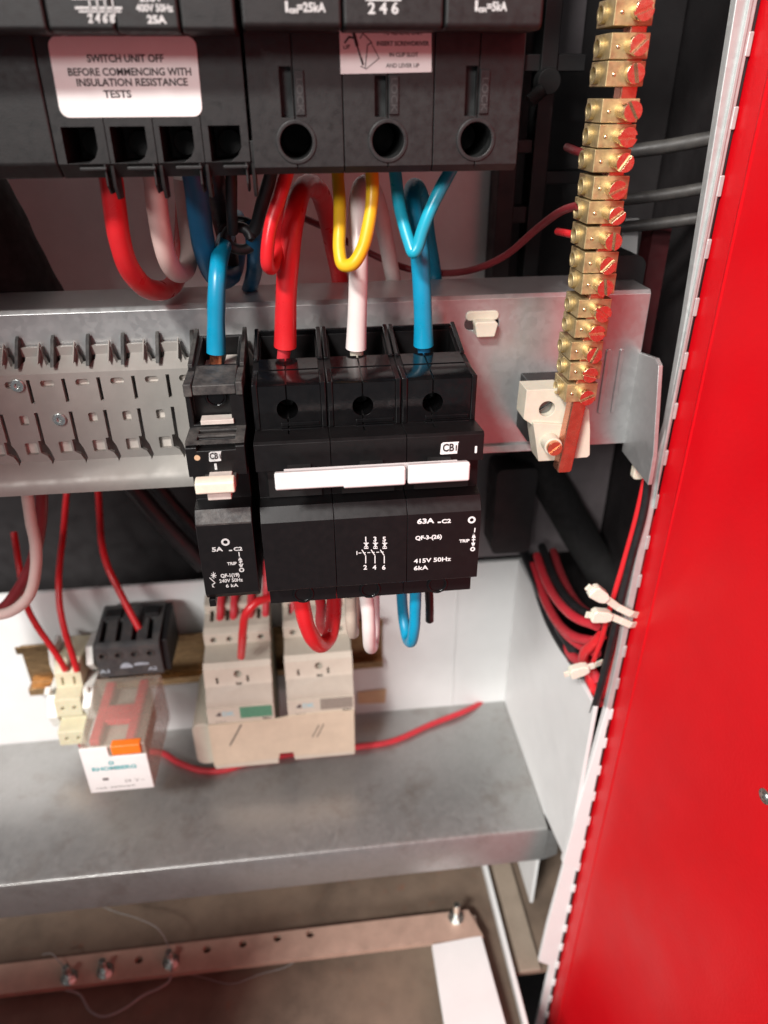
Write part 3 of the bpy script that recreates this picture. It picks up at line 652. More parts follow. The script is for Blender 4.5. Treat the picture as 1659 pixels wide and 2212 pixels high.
p = at(1180, 891, 273); obj('fixing_screw', MB().cyl((96.4, 277, -111.6), (96.4, 273.5, -111.6), 3.1), 'grubdark', t, bevel=.3, cuts=[MB().prism([(93, -113.3), (93.4, -114), (100, -110), (99.6, -109.3)], 272, 274.4, 'Y')])
c = at(1199, 970, 260)
obj('boss', MB().cyl((c.x+.2, 275, c.z), (c.x, 262, c.z), 3.7, 32), 'bone', t, bevel=.4)
obj('clamp_screw', MB().cyl((c.x, 266, c.z), (c.x, 260, c.z), 3.0, 32), 'orangebrown', t, bevel=.4, cuts=[MB().prism([(c.x-4, c.z-3.2), (c.x-3.4, c.z-3.8), (c.x+4, c.z+2.6), (c.x+3.4, c.z+3.2)], 259, 261, 'Y')])

# ================================================================== HINGE FRAME AND RED DOOR
def hx(z): return 161.0 + .0085*min(0, z+150)                              # hinge line leans a little
t = thing('hinge_frame', (155, 286, -560), 'pale galvanised hinge frame with a notched edge beside the red door', 'frame')
fl_ = [at(x_, y_, 285) for x_, y_ in ((1590, 0), (1532, 365), (1480, 690), (1440, 920), (1413, 1005), (1402, 1079), (1383, 1160), (1372, 1214), (1354, 1308), (1335, 1415), (1309, 1530))]
obj('frame_post', MB().prism([(151.3, 120)] + [(v_.x, v_.z) for v_ in fl_] + [(156.0, -312), (hx(-312)-1.5, -312), (hx(-150)-1.5, -150), (159.5, 120)], 285, 289, 'Y'), 'galvframe', t, bevel=.5)
obj('rib', MB().prism([(155.0, 120), (157.2, -150), (158.4, -170), (158.8, -170), (158.2, -150), (156.4, 120)], 283.6, 286, 'Y'), 'galvframe', t, bevel=.4)
obj('frame_flange', MB().prism([(154.8, -296.4), (157.4, -299), (hx(-440)-1.5, -440), (145.6, -432), (150.5, -360)], 284.6, 289, 'Y'), 'panel', t, bevel=.5)
obj('frame_foot', MB().prism([(147.4, -432), (hx(-440)-1.5, -432), (hx(-640)-1.5, -640), (148.3, -640), (150.6, -552), (141.6, -545), (143.2, -500)], 286, 289, 'Y'), 'panel', t, bevel=.5)
hp = 22.6
k = 0
z = 108.0
while z > -640:
    x = hx(z-5)
    obj('hinge_knuckle', MB().prism([(x-2.4, z), (x-.35, z), (hx(z-7.6)-.35, z-7.6), (hx(z-7.6)-2.4, z-7.6)], 284.75, 287.0, 'Y'), 'galvframe' if z > -290 else 'panel', t, bevel=.5)
    z -= hp
obj('gap_shade_strip', MB().prism([(159.4, 120), (161.2, 120), (hx(-640)+.2, -640), (hx(-640)-1.6, -640)], 285.6, 291, 'Y'), 'dark', t)  # dark strip added in the hinge gap, standing in for its shade
t = thing('red_door', (163, 280, -400), 'glossy red powder-coated enclosure door swung open on the right', 'door')
dirx, diry = .10, -.995
def dpt(s, off, z):     # point s mm from the hinge along the door, off towards the viewer
    return (hx(z)+.3+dirx*s - .995*off, 286+diry*s - .10*off, z)
def strip(pts, levels):
    mb = MB(); vs = []; n_ = len(pts); m_ = len(levels)
    for z_ in levels:
        vs += [dpt(s_, o_, z_) for s_, o_ in pts]
    fs = [tuple(range(n_))[::-1], tuple(range((m_-1)*n_, m_*n_))]
    for j in range(m_-1):
        fs += [(j*n_+i, j*n_+(i+1) % n_, (j+1)*n_+(i+1) % n_, (j+1)*n_+i) for i in range(n_)]
    return mb.add(vs, fs)
pts = [(-1.0, -2.2), (-1.0, 0), (11.2, .0), (12.4, .65), (13.6, .05), (26, -.25), (33, -1.1), (46, -1.2), (700, -1.2), (700, -2.8), (33, -2.8), (20, -2.2)]

obj('door_skin', strip(pts, (-1150, -150, 420)), 'door', t, bevel=.4, smooth=25)
p = at(1652, 1720, 250)
d_ = ray(1653, 1720); 
# the screw sits on the door plane: solve for it
nrm = Vector((-.995, -.10, 0)); zs_ = -200.0
for _ in range(4):
    p0 = Vector(dpt(60, -1.2, zs_)); tt = (p0.dot(nrm))/(d_.dot(nrm)); ps = d_*tt; zs_ = ps.z
obj('screw', MB().dome(ps-nrm*.2, nrm, 2.3, 1.6, 20, 5).ring(ps, nrm, 2.0, 3.2, .4), 'zinc', t)

# ================================================================== LOWER TROUGH
structure('trough_wall', MB().box(-330, 151, 440, 443, -560, -300.2), 'panel', 'white painted rear wall of the lower trough')
sw = MB().prism([(440, -300.2), (286, -296.8), (286, -431), (330, -440), (330, -545), (440, -545)], 148, 150.5, 'X')
structure('trough_side_wall', sw, 'panel', 'white painted right side wall of the lower trough', bevel=.4)
structure('corner_seam', MB().box(at(983, 1350, 440).x, at(983, 1350, 440).x+.9, 439.2, 440, -440, -300.2), 'panel', 'thin folded seam in the rear wall of the trough', cat='seam')
t = thing('steel_shelf', (0, 370, -440), 'stained galvanised steel shelf with a folded front lip under the contactors', 'shelf')
prof = [(439.7, -440), (320, -440), (317.6, -441), (316.4, -443.4), (316.0, -472), (317.6, -472), (318, -444), (320, -441.8), (439.7, -441.8)]
obj('shelf_plate', MB().prism(prof, -330, 147.2, 'X'), 'galvshelf', t, bevel=.3)
obj('lip_end', MB().prism([(147.3, -442), (155.5, -444), (156, -468), (147.3, -472)], 316.2, 317.6, 'Y'), 'galvshelf', t)
# ------------------------------------------------------------------ DIN rail
def dinrail(x0, x1, label):
    prof = [(438, -343), (438, -378.5), (430.5, -378.5), (430.5, -383.5), (429.3, -383.5), (429.3, -377.3), (436.8, -377.3), (436.8, -344.2), (429.3, -344.2), (429.3, -338), (430.5, -338), (430.5, -343)]
    o = obj('din_rail', MB().prism(prof, x0, x1, 'X'), 'dinzinc', bevel=.3, org=((x0+x1)/2, 438, -383)); return tag(o, label, 'rail', None)
dinrail(-215, 46, 'yellow-brown passivated steel rail that the relay and contactors clip onto')
# ------------------------------------------------------------------ small terminal block (yellowed)
t = thing('terminal_block', (-168, 400, -375), 'small yellowed plastic terminal block left of the relay', 'terminal block')
x0, x1 = -177.0, -160.0
prof = [(428, -330), (400, -326), (392, -333), (390, -343), (380, -345), (378, -358), (383, -360), (383, -364), (372, -366), (371, -377), (428, -378)]
ht = MB()
for x in (x0+5, x1-4.5): ht.cyl((x, 365, -352), (x, 384, -352), 1.3, 16).cyl((x+.4, 362, -372), (x+.4, 376, -372), 1.3, 16).box(x-1, x+.2, 385, 394, -342, -336)
obj('block_body', MB().prism(prof, x0, x1, 'X'), 'tb', t, bevel=.6, cuts=[ht])
obj('end_clip', MB().prism([(420, -322), (402, -320), (398, -330), (400, -342), (420, -345)], x0-4, x0-.3, 'X').prism([(420, -346), (388, -348), (380, -360), (384, -372), (420, -374)], x0-7, x0-.3, 'X').prism([(388, -347), (384, -343), (390, -341)], x0-7, x0-3, 'X'), 'tbwhite', t, bevel=.8)
obj('end_clip', MB().prism([(420, -322), (402, -320), (396, -331), (402, -340), (420, -345)], x1+3, x1+8, 'X').prism([(420, -346), (388, -343), (378, -352), (384, -368), (420, -370)], x1+.3, x1+7, 'X').prism([(390, -345), (384, -339), (384, -345)], x1+2, x1+5, 'X'), 'tbwhite', t, bevel=.8)
# ------------------------------------------------------------------ relay socket
t = thing('relay_socket', (-122, 410, -330), 'slate grey relay socket with four wire slots under a red wire', 'socket')
prof = [(428, -306.5), (415, -307.0), (391, -309.6), (388.4, -311.5), (388, -335.5), (428, -338)]
x0, x1 = -147.0, -105.6
ht = MB()
for k in range(4):
    x = x0+5.0+k*10.1
    ht.prism([(x-1.8, 392), (x+1.6, 392), (x+.4, 413), (x-3.0, 413)], -322, -300, 'Z').cyl((x-.5, 380, -318), (x-.5, 392, -318), 1.9, 20)
sb = obj('socket_body', MB().prism(prof, x0, x1, 'X'), 'relaybase', t, bevel=.7, cuts=[ht])
obj('side_flank', MB().prism([(428, -307), (416, -308), (393, -312), (391, -336), (428, -338)], x1+.2, x1+4.5, 'X'), 'duct', t, bevel=.6)
obj('top_tab', MB().box(x1-12, x1-3, 413, 422, -308, -304.6).box(x0+3, x0+14, 413, 422, -308, -305.2), 'duct', t, bevel=.5)
for k in range(4):
    x = x0+4.5+k*10.1
    obj('terminal_screw', MB().ring((x, 388.2, -318), (0, -1, 0), 1.9, 3.0, .5), 'greycable', t)
mb = MB(); p = at(273, 1437, 388)
mb.prism([(p.x+4*cos(a), p.z-2+4.2*sin(a)) for a in [pi*k/12 for k in range(13)]], 387.7, 387.9, 'Y')
obj('emblem', mb, 'bluewhite', t)
mb = MB(); q = at(305, 1433, 388); mb.prism([(q.x-5, q.z-1), (q.x-4, q.z+.6), (q.x, q.z+1.2), (q.x+5, q.z+.2), (q.x+5, q.z-1)], 387.7, 387.9, 'Y'); obj('emblem_wing', mb, 'bluewhite', t)
ptext('lettering', 'A1', t, 228, 1451, 387.9, 2.6, 22, material='bluewhite', bold=.06); ptext('lettering', 'A2', t, 330, 1444, 387.9, 2.6, 20, material='bluewhite', bold=.06)
# ------------------------------------------------------------------ relay
t = thing('plug_in_relay', (-128, 360, -376), 'clear plug-in relay with a red coil frame and white front label', 'relay')
fx0, fx1, bx0, bx1 = -147.6, -109.2, -151.5, -108.2
vs = [(fx0, 330, -338.8), (fx1, 330, -338.8), (fx1, 330, -377.2), (fx0, 330, -377.2), (bx0, 391, -338.8), (bx1, 391, -338.8), (bx1, 391, -379), (bx0, 391, -379)]
obj('clear_cover', MB().add(vs, [(0, 1, 2, 3), (4, 7, 6, 5), (0, 4, 5, 1), (1, 5, 6, 2), (2, 6, 7, 3), (3, 7, 4, 0)]), 'clear', t, bevel=1.2, seg=3)
obj('core', MB().box(-143, -116, 334, 388, -374, -346), 'contact', t, bevel=1)
cf = MB().box(-143.5, -137.5, 336, 388, -344.5, -339.6).box(-122, -116.5, 336, 388, -344.5, -339.6).box(-138, -121, 352, 366, -344.4, -339.8)
obj('coil_frame', cf, 'relayred', t, bevel=.8)
fl = MB().prism([(-147.8, -377.0), (-109.6, -377.0), (-109.6, -347.6), (-130.2, -347.6), (-131.4, -346), (-131.4, -339.2), (-147.8, -339.2)], 329.2, 330.2, 'Y')
fl = obj('front_label', fl, 'label', t, bevel=.3)
obj('test_flag', MB().box(-129.2, -112.0, 328.4, 334, -345.6, -338.2), 'orange', t, bevel=.6)
ptext('lettering', 'RHOMBERG', fl, 247, 1659, 329.2, 3.0, 98, material='teal', bold=.06)
p = at(240, 1648, 329.2); obj('emblem', MB().ring((p.x, 329.2, p.z), (0, -1, 0), .7, 1.7, .08), 'teal', fl)
p = at(228, 1683, 329.2); obj('print_mark', MB().box(p.x-1.6, p.x+1.8, 329.1, 329.2, p.z-1, p.z+1), 'ink2', fl)
ptext('lettering', '24  V ~', fl, 291, 1685, 329.2, 2.2, 44, material='ink2', bold=.0)
ptext('lettering', '10A 250VAC', fl, 250, 1700, 329.2, 1.3, 86, material='greycable', bold=.0)
# ------------------------------------------------------------------ contactors
def contactor(x0, x1, dz, label, strip_mat, cover=True):
    t = thing('contactor', ((x0+x1)/2, 400, -369+dz), label, 'contactor', 'contactors on the trough rail')
    w = x1-x0
    def zz(prof): return [(y, z+dz) for y, z in prof]
    steps = zz([(428, -303), (418, -305), (417, -311), (404, -314.5), (401, -316), (400, -325.5), (384, -328), (381, -331), (379.5, -340), (373, -350), (371, -354.5), (371, -369), (428, -374)])
    ht = MB(); cx = (x0+x1)/2
    for k in range(4):
        x = x0+w*(.14+.24*k)
        ht.cyl((x, 395, -321+dz), (x, 410, -321+dz), 2.0, 20); ht.box(x-2.4, x+.2, 410, 424, -318+dz, -309+dz)
    ht.cyl((cx, 372, -336+dz), (cx, 386, -334+dz), 2.6, 20); ht.box(cx-14.5, cx-13, 374, 382, -341+dz, -336.5+dz); ht.box(cx+5.5, cx+7.0, 374, 382, -341+dz, -336.5+dz); ht.box(cx-1.6, cx+2.4, 374, 381, -342.5+dz, -341+dz)
    obj('contactor_body', MB().prism(steps, x0, x1, 'X'), 'contact', t, bevel=.7, cuts=[ht])
    for k in range(4):
        x = x0+w*(.14+.24*k)
        obj('terminal_screw', MB().cyl((x, 408, -321+dz), (x, 403.5, -321+dz), 1.9, 20), 'grubdark', t, bevel=.2)
    obj('terminal_plate', MB().prism(zz([(405, -313.6), (401.4, -315.2), (399.6, -316.4), (399.6, -325.0), (401, -325.4), (402.5, -316.8)]), x0-.2, x1+.2, 'X').prism(zz([(418.6, -304.4), (416.4, -304.8), (416.4, -311.4), (418, -311.4)]), x0+1, x1-1, 'X'), 'contactcream', t, bevel=.4, cuts=[ht])
    obj('middle_plate', MB().prism(zz([(384, -327.2), (380.6, -330.2), (379.0, -340.2), (377.6, -343), (380.4, -342), (382, -331)]), x0-.2, x1+.2, 'X'), 'contactcream', t, bevel=.4, cuts=[ht])
    fp = obj('front_plate', MB().box(x0-.2, x1+.2, 370.2, 371.2, -368.6+dz, -355+dz), 'contactcream', t, bevel=.3)
    obj('colour_patch', MB().box(x0+w*.49, x1-1.2, 369.9, 370.2, -365+dz, -355.4+dz), strip_mat, fp)
    lx = x0+w*.17; lz = -360.4+dz
    obj('emblem', MB().prism([(lx-2.2, lz-1.0), (lx+1.6, lz-1.7), (lx+1.4, lz+1.7), (lx+.2, lz+1.7)], 370.0, 370.2, 'Y'), 'ink2', fp)
    text('lettering', 'DK', fp, lx+6.2, lz, 370.2, 3.4, 8.0, material='paleblue', bold=.06)
    text('lettering', 'LC1', fp, lx+1, -367+dz, 370.2, 1.3, 6, material='ink2', bold=0)
    text('lettering', 'IEC', fp, x1-5, -367+dz, 370.2, 1.5, 6, material='ink', bold=.06)
    return t
ca_ = contactor(-78.6, -34.6, 0, 'grey-beige contactor with a green label patch, beside the relay', 'green')
cb_ = contactor(-25.3, 19.6, 1.4, 'grey-beige contactor with a taupe label patch, right of the green-patched one', 'taupe')
t = thing('masking_tape', (-30, 369, -405), 'strip of cream masking tape with pencil strokes across both contactors', 'tape')
tp = MB().prism([(-79.4, -369.4), (-58, -368.8), (-35, -368.6), (-24.0, -366.6), (0, -365.6), (19.4, -366.4), (19.0, -405.4), (-4, -405.4), (-23.8, -404.6), (-24.4, -401.0), (-33.6, -401.0), (-34.2, -405.4), (-60, -406.8), (-79.6, -407.6)], 369.3, 371, 'Y')
obj('tape_strip', tp, 'tape', t, bevel=.3)
obj('pencil_stroke', pstroke(MB(), [(521, 1566), (497, 1610)], 1.0, 369.3, .05), 'greycable', t)
obj('pencil_stroke', pstroke(MB(), [(689, 1566), (675, 1592)], .7, 369.3, .05), 'greycable', t)
obj('pencil_stroke', pstroke(MB(), [(699, 1564), (685, 1592)], .7, 369.3, .05), 'greycable', t)
obj('foot_block', MB().box(-79.4, -34.8, 371.3, 428, -413, -375), 'contactcream', ca_, bevel=.8)
obj('foot_block', MB().box(-24, 19.0, 371.3, 428, -411, -375), 'contactcream', cb_, bevel=.8)
obj('side_base', MB().prism(rrect(-84, -391, 15, 38, 6), 374, 428, 'Y'), 'contactcream', ca_, bevel=1.2)
# tan paper scrap and dark strip on the wall behind
p = at(805, 1505, 438); o = obj('paper_scrap', MB().prism([(p.x-12, p.z-7), (p.x+10, p.z-8.5), (p.x+11, p.z+6), (p.x-12, p.z+5)], 438.6, 439.6, 'Y'), 'wood', org=tuple(p)); tag(o, 'tan paper scrap stuck to the white wall right of the contactors', 'paper')

# ================================================================== BOTTOM: copper bar, bolts, floor strips
t = thing('copper_earth_bar', (-60, 316, -541), 'long drilled copper earth bar lying low across the enclosure', 'bar')
def bz(x, u): return (x, 316+u - .012*(x+60), -540)
ht = []
HP = []
for px, py in ((300, 2073), (447, 2050), (525, 2038), (599, 2026), (670, 2017)):
    p = atz(px, py, -540); ht.append(MB().cyl((p.x, p.y, -550), (p.x, p.y, -530), 2.9, 24))
a0 = atz(0, 2083, -540); a1 = atz(0, 2148, -540); b0 = atz(1000, 1966, -540); b1 = atz(1030, 2008, -540)
e = (b0-a0).normalized(); A0 = a0-e*120; A1 = a1-e*120
b1 = Vector((b1.x, b0.y-(a0.y-a1.y), -540)) if False else a1 + e*((b0-a0).length+4); b0 = a0+e*((b0-a0).length+4)
obj('bar', MB().prism([(A0.x, A0.y), (A1.x, A1.y), (b1.x, b1.y), (b0.x, b0.y)], -544.5, -540, 'Z'), 'copperbar', t, bevel=.7, cuts=ht)
for i, (px, py) in enumerate(((150, 2112), (228, 2098), (370, 2078), (985, 1982))):
    p = atz(px, py, -540)
    bo = obj('bolt', MB().cyl((p.x, p.y, -540), (p.x, p.y, -527 if i != 3 else -524), 2.5, 16), 'zinc', t, bevel=.3)
    obj('nut', MB().cyl((p.x, p.y, -539.9), (p.x, p.y, -535.6), 4.8, 6), 'zinc', bo, bevel=.3)
    obj('washer', MB().ring((p.x, p.y, -540), (0, 0, 1), 2.5, 5.8, .7), 'zinc', bo)
# insulator behind the right bolt
p = atz(968, 1952, -540)
p = atz(1035, 2000, -545)
t = obj('floor_strip', MB().box(121.0, 124.4, 190, 392, -560, -552), 'panel', bevel=.4, org=(122.6, 300, -560)); tag(t, 'thin pale steel edge strip running along the floor near the door', 'strip')
t = obj('brown_floor_plate', MB().box(129, 145, 287, 400, -560, -556.5), 'brown', bevel=.6, org=(137, 340, -560)); tag(t, 'brown plate on the floor between the pale strip and the side wall', 'plate')
# white offcut in front
q = [atz(933, 2040, -540), atz(1040, 2020, -540), atz(1093, 2212, -540), atz(960, 2212, -540)]
dn = (q[2]-q[1]); q2 = q[2]+dn*.35; q3 = q[3]+(q[3]-q[0])*.35
t = obj('white_board', MB().prism([(q[0].x, q[0].y), (q[1].x, q[1].y), (q2.x, q2.y), (q3.x, q3.y)], -546, -540, 'Z'), 'panel', bevel=.4, org=(90, 260, -546)); tag(t, 'white board offcut lying on the floor in front of the copper bar end', 'board')
t = obj('bar_support', MB().box(70, 104, 302, 326, -560, -545), 'bone', bevel=1, org=(88, 314, -560)); tag(t, 'pale plastic support block under the right end of the copper bar', 'block')
# thin loose wires at the bar
p = lambda x, y, z=-545: atz(x, y, z)
wire('thin grey wire looping down below the copper bar from its third bolt', [p(372, 2082, -536), p(366, 2118), p(345, 2134), p(310, 2150), p(270, 2178), p(225, 2196), p(195, 2184), p(172, 2148), p(140, 2138), p(115, 2138, -558)], 1.7, 'loosewire', cat='wire', n=10)
wire('faint thin wire arching over the copper bar behind its third bolt', [p(372, 2064, -536), p(345, 2010, -520), p(300, 1985, -518), p(250, 1970, -525), p(215, 1955, -530)], .6, 'loosewire', n=8)
wire('hair-thin strand trailing right under the copper bar', [p(392, 2100, -541), p(440, 2112, -556), p(500, 2125, -558), p(560, 2105, -556), p(625, 2085, -552), p(650, 2062, -546)], .7, 'loosewire', n=8)
wire('hair-thin strand curling up left of the first copper bar bolt', [p(150, 2095, -536), p(128, 2078, -534), p(112, 2060, -530), p(92, 2062, -532)], .8, 'loosewire', n=8)

# ================================================================== WIRES
UP = 262   # depth of the upper terminals
G1 = 'thick wires into the breakers'
wire('thick red wire looping down from the first terminal of the earth leakage unit', [(228, 340, 262), (240, 388, 263), (246, 434, 264), (257, 511, 266), (276, 574, 270), (309, 617, 278), (345, 628, 292), (376, 612, 312), (390, 565, 332), (396, 505, 345), (398, 430, 352)], 7.4, 'red')
wire('pinkish white wire hanging in a loop beside the thick red one', [(322, 340, 262), (333, 388, 263), (338, 434, 264), (347, 497, 266), (361, 557, 270), (381, 588, 278), (402, 580, 290), (410, 540, 298), (403, 470, 302), (395, 384, 300)], 6.9, 'pink')
wire('dark blue wire dropping behind the light blue breaker wire', [(410, 340, 264), (422, 388, 266), (428, 440, 270), (436, 505, 276), (447, 560, 284), (470, 600, 296), (500, 590, 312), (512, 540, 322)], 8.0, 'darkblue')
wire('dark grey-blue wire hanging between the dark blue and black wires', [(455, 340, 266), (462, 388, 272), (474, 450, 290), (490, 520, 306), (500, 600, 318)], 7.4, 'blackwire')
t = wire('bright blue wire curving down into the single-pole breaker', [(512, 470, 330), (500, 488, 314), (486, 520, 290), (474, 560, 277), (469, 610, 271), (467, 680, 270), (467, 762, 270)], 6.3, 'blue', bare=([(467, 755, 270), (466, 785, 271), (466, 800, 271)], 4.4, 'copper'))
wire('thin black wire dropping straight from the earth leakage unit', [(498, 340, 270), (500, 400, 270), (500, 450, 274), (503, 500, 282)], 3.9, 'blackwire')
kc = at(519, 512, 287)
t = obj('cable_knot', MB().tube([kc+Vector((4.2*cos(a_)*(1+.06*a_), 1.1*a_-5, 3.6*sin(a_)*(1+.05*a_))) for a_ in [k_*.55 for k_ in range(22)]], 1.9, n=12, sub=4), 'blackwire', org=tuple(kc)); tag(t, 'coiled black wire knot where the black wires cross beside the blue wire', 'knot')
wire('black wire slanting down from the isolator to the black knot', [(590, 345, 272), (583, 384, 274), (566, 440, 278), (550, 495, 283), (535, 512, 284)], 4.6, 'blackwire')
wire('navy wire dropping from the black knot behind the channel', [(546, 490, 284), (551, 540, 292), (550, 580, 306), (540, 622, 322), (532, 650, 330)], 6.4, 'darkblue')
wire('thin red wire bending into a hairpin left of the thick red breaker wire', [(630, 345, 262), (617, 384, 262), (603, 430, 260), (586, 484, 258), (578, 535, 257), (578, 572, 258), (588, 578, 262), (597, 545, 268), (606, 500, 276), (618, 440, 284)], 4.5, 'red')
wire('thick red wire arching over and down into the first pole of the breaker', [(739, 640, 345), (730, 580, 338), (717, 520, 330), (703, 452, 318), (688, 412, 305), (664, 401, 292), (646, 424, 281), (634, 475, 274), (625, 540, 271), (619, 620, 270), (617, 690, 271), (616, 748, 272)], 7.6, 'red', bare=([(616, 742, 272), (612, 775, 273), (612, 795, 273)], 5.0, 'redmatte'), group=G1)
wire('yellow wire hanging in a hairpin in front of the white wire', [(800, 345, 262), (804, 384, 261), (804, 430, 259), (796, 487, 257), (783, 537, 256), (762, 570, 256), (741, 572, 258), (733, 540, 261), (734, 491, 265), (734, 440, 270), (730, 384, 276), (729, 345, 278)], 4.4, 'yellow')
wire('thick white wire arching down into the second pole of the breaker', [(858, 640, 345), (845, 580, 336), (832, 510, 326), (815, 436, 312), (797, 402, 296), (780, 408, 282), (774, 450, 275), (774, 520, 271), (774, 600, 270), (772, 670, 271), (769, 752, 272)], 6.9, 'whitewire', bare=([(769, 745, 272), (771, 772, 273), (772, 795, 274)], 5.2, 'contact'), group=G1)
wire('thin light blue wire with a sharp hairpin in front of the thick blue one', [(850, 345, 272), (855, 384, 271), (861, 434, 268), (873, 487, 263), (884, 523, 260), (893, 545, 258), (902, 532, 258), (912, 500, 258), (929, 455, 258), (952, 407, 259), (968, 378, 261), (985, 345, 263)], 4.3, 'cyan')
wire('thick blue wire coming over and down into the third pole of the breaker', [(940, 610, 340), (932, 560, 328), (922, 505, 316), (912, 440, 302), (896, 406, 290), (890, 430, 281), (897, 480, 276), (906, 545, 272), (911, 620, 271), (914, 690, 271), (915, 745, 272)], 6.8, 'blue', bare=([(915, 738, 272), (917, 770, 273), (919, 790, 274)], 5.0, 'darkblue'), group=G1)
wire('slim dark red wire sagging across the back to the brass terminal bar', [(640, 462, 362), (656, 471, 360), (719, 500, 356), (753, 524, 354), (803, 549, 350), (853, 571, 346), (903, 585, 342), (969, 590, 335), (1030, 580, 326), (1093, 551, 315), (1159, 495, 300), (1215, 455, 280), (1250, 444, 270)], 3.0, 'darkred')
wire('short dark red stub entering the sixth brass terminal', [(1225, 318, 290), (1250, 328, 276), (1274, 334, 270)], 2.8, 'darkred')
wire('short red stub entering the ninth brass terminal', [(1205, 500, 292), (1235, 506, 276), (1262, 509, 270)], 2.8, 'red')

# wires leaving the breaker below
wire('thick glossy red wire looping under the first pole of the breaker', [(648, 1285, 252), (655, 1320, 252), (663, 1352, 253), (678, 1382, 256), (696, 1393, 262), (712, 1376, 268), (720, 1338, 272), (722, 1285, 274), (722, 1220, 275)], 7.0, 'red')
wire('red wire behind the glossy red loop under the breaker', [(690, 1285, 275), (694, 1312, 278), (692, 1345, 290), (700, 1362, 300), (712, 1350, 310)], 5.0, 'redmatte')
wire('cream white wire hanging short under the second pole', [(757, 1285, 258), (758, 1320, 259), (760, 1352, 262), (763, 1368, 270), (764, 1350, 280), (764, 1280, 282), (764, 1210, 282)], 5.3, 'beige')
wire('white wire hanging long under the second pole', [(790, 1280, 252), (795, 1320, 252), (797, 1360, 253), (799, 1392, 258), (803, 1396, 266), (806, 1370, 272), (806, 1280, 275), (806, 1215, 276)], 6.0, 'whitewire')
wire('blue wire looping under the third pole of the breaker', [(898, 1270, 250), (897, 1310, 250), (895, 1355, 251), (889, 1385, 255), (880, 1380, 263), (873, 1345, 270), (868, 1290, 274), (867, 1215, 275)], 5.0, 'blue')
wire('short black wire right of the blue loop under the breaker', [(926, 1265, 262), (928, 1310, 262), (928, 1340, 264)], 3.8, 'blackwire')

# wires into the first contactor
G2 = 'red wires into the contactor tops'
for i, (x, yt, l) in enumerate(((476, 1270, 'leftmost of the red wires into the green-patched contactor'), (505, 1272, 'second red wire into the top of the green-patched contactor'), (541, 1270, 'red wire third in the row above the green-patched contactor'), (574, 1262, 'red wire at the right end above the green-patched contactor'))):
    wire(l, [(x+4, 1210, 440-8), (x+2, yt, 425), (x, 1318, 414), (x-1, 1350, 412)], 5.0, 'redmatte', group=G2)
wire('red wire above the left of the taupe-patched contactor', [(634, 1270, 424), (634, 1322, 414), (634, 1345, 412)], 5, 'redmatte', group=G2)
wire('red wire above the right of the taupe-patched contactor', [(731, 1240, 424), (731, 1300, 416), (731, 1332, 411)], 5, 'redmatte', group=G2)
wire('red wire bending forward and down in front of the green-patched contactor', [(620, 1285, 380), (585, 1291, 372), (553, 1302, 366), (532, 1325, 364), (525, 1360, 366), (523, 1390, 370), (521, 1418, 376)], 5.2, 'red')
# left lower wires
wire('dusty pink wire curving down from the rail at the left edge', [(54, 1020, 330), (58, 1060, 328), (67, 1126, 326), (77, 1176, 324), (77, 1230, 322), (62, 1288, 322), (25, 1320, 324), (-25, 1332, 328)], 5.6, 'pink')
wire('maroon wire running behind the dusty pink one', [(88, 1020, 345), (90, 1080, 344), (86, 1140, 344), (70, 1213, 344), (40, 1273, 346), (5, 1315, 348), (-30, 1330, 350)], 6.2, 'darkred')
wire('red wire curving down into the left hole of the yellowed terminal block', [(30, 1150, 420), (44, 1240, 404), (58, 1310, 400), (80, 1353, 396), (110, 1396, 392), (132, 1430, 391), (141, 1447, 392)], 4.0, 'red')
wire('red wire dropping into the right hole of the yellowed terminal block', [(150, 1000, 485), (143, 1080, 470), (137, 1150, 448), (131, 1200, 430), (127, 1250, 414), (129, 1309, 404), (142, 1370, 396), (158, 1420, 392), (166, 1448, 392)], 4.2, 'red')
wire('red wire bending down into the relay socket', [(205, 1000, 490), (212, 1060, 480), (216, 1120, 462), (220, 1175, 438), (232, 1222, 426), (252, 1265, 418), (278, 1316, 410), (303, 1362, 403)], 4.6, 'red')
wire('thick black cable slanting across the void left of the single-pole breaker', [(255, 1010, 430), (290, 1055, 430), (340, 1115, 430), (390, 1170, 430), (440, 1222, 430)], 11.5, 'blackwire', name='cable', cat='cable')
wire('faint black cable behind the slanting one', [(330, 1035, 470), (370, 1085, 470), (420, 1140, 470), (470, 1190, 470)], 9, 'blackwire', name='cable', cat='cable')
wire('rosy red wire running along the shelf past the contactors', [atz(172, 1575, -385), atz(172, 1600, -410), atz(200, 1625, -436), (atz(347, 1626, -437)), atz(383, 1646, -437.5), atz(433, 1664, -437.5), atz(483, 1664, -437.5), atz(530, 1650, -437.5), atz(600, 1634, -437.5), atz(690, 1622, -437.5), atz(768, 1614, -437.5), atz(845, 1602, -437.5), atz(931, 1565, -437.5), atz(1000, 1538, -437), at(1040, 1519, 441), at(1060, 1510, 452)], 4.6, 'redmatte')

wire('thick matt black trunk cable slanting across the upper left corner behind the wires', [(-150, 300, 348), (-105, 390, 348), (-59, 473, 348), (0, 580, 350), (56, 683, 356), (90, 760, 365)], 40, 'sheath', name='trunk_cable', cat='cable')
wire('matt black cable hanging behind the right end of the channel', [(1120, 940, 420), (1180, 1030, 418), (1250, 1150, 414), (1330, 1290, 408), (1370, 1370, 404)], 24, 'sheath', name='cable', cat='cable')
t = obj('junction_box', MB().prism(rrect(at(1105, 1090, 405).x, at(1105, 1090, 405).z-2, 26, 62, 4), 398, 420, 'Y'), 'duct', org=tuple(at(1105, 1200, 410))); tag(t, 'black box in the dark gap right of the three-pole breaker', 'box')
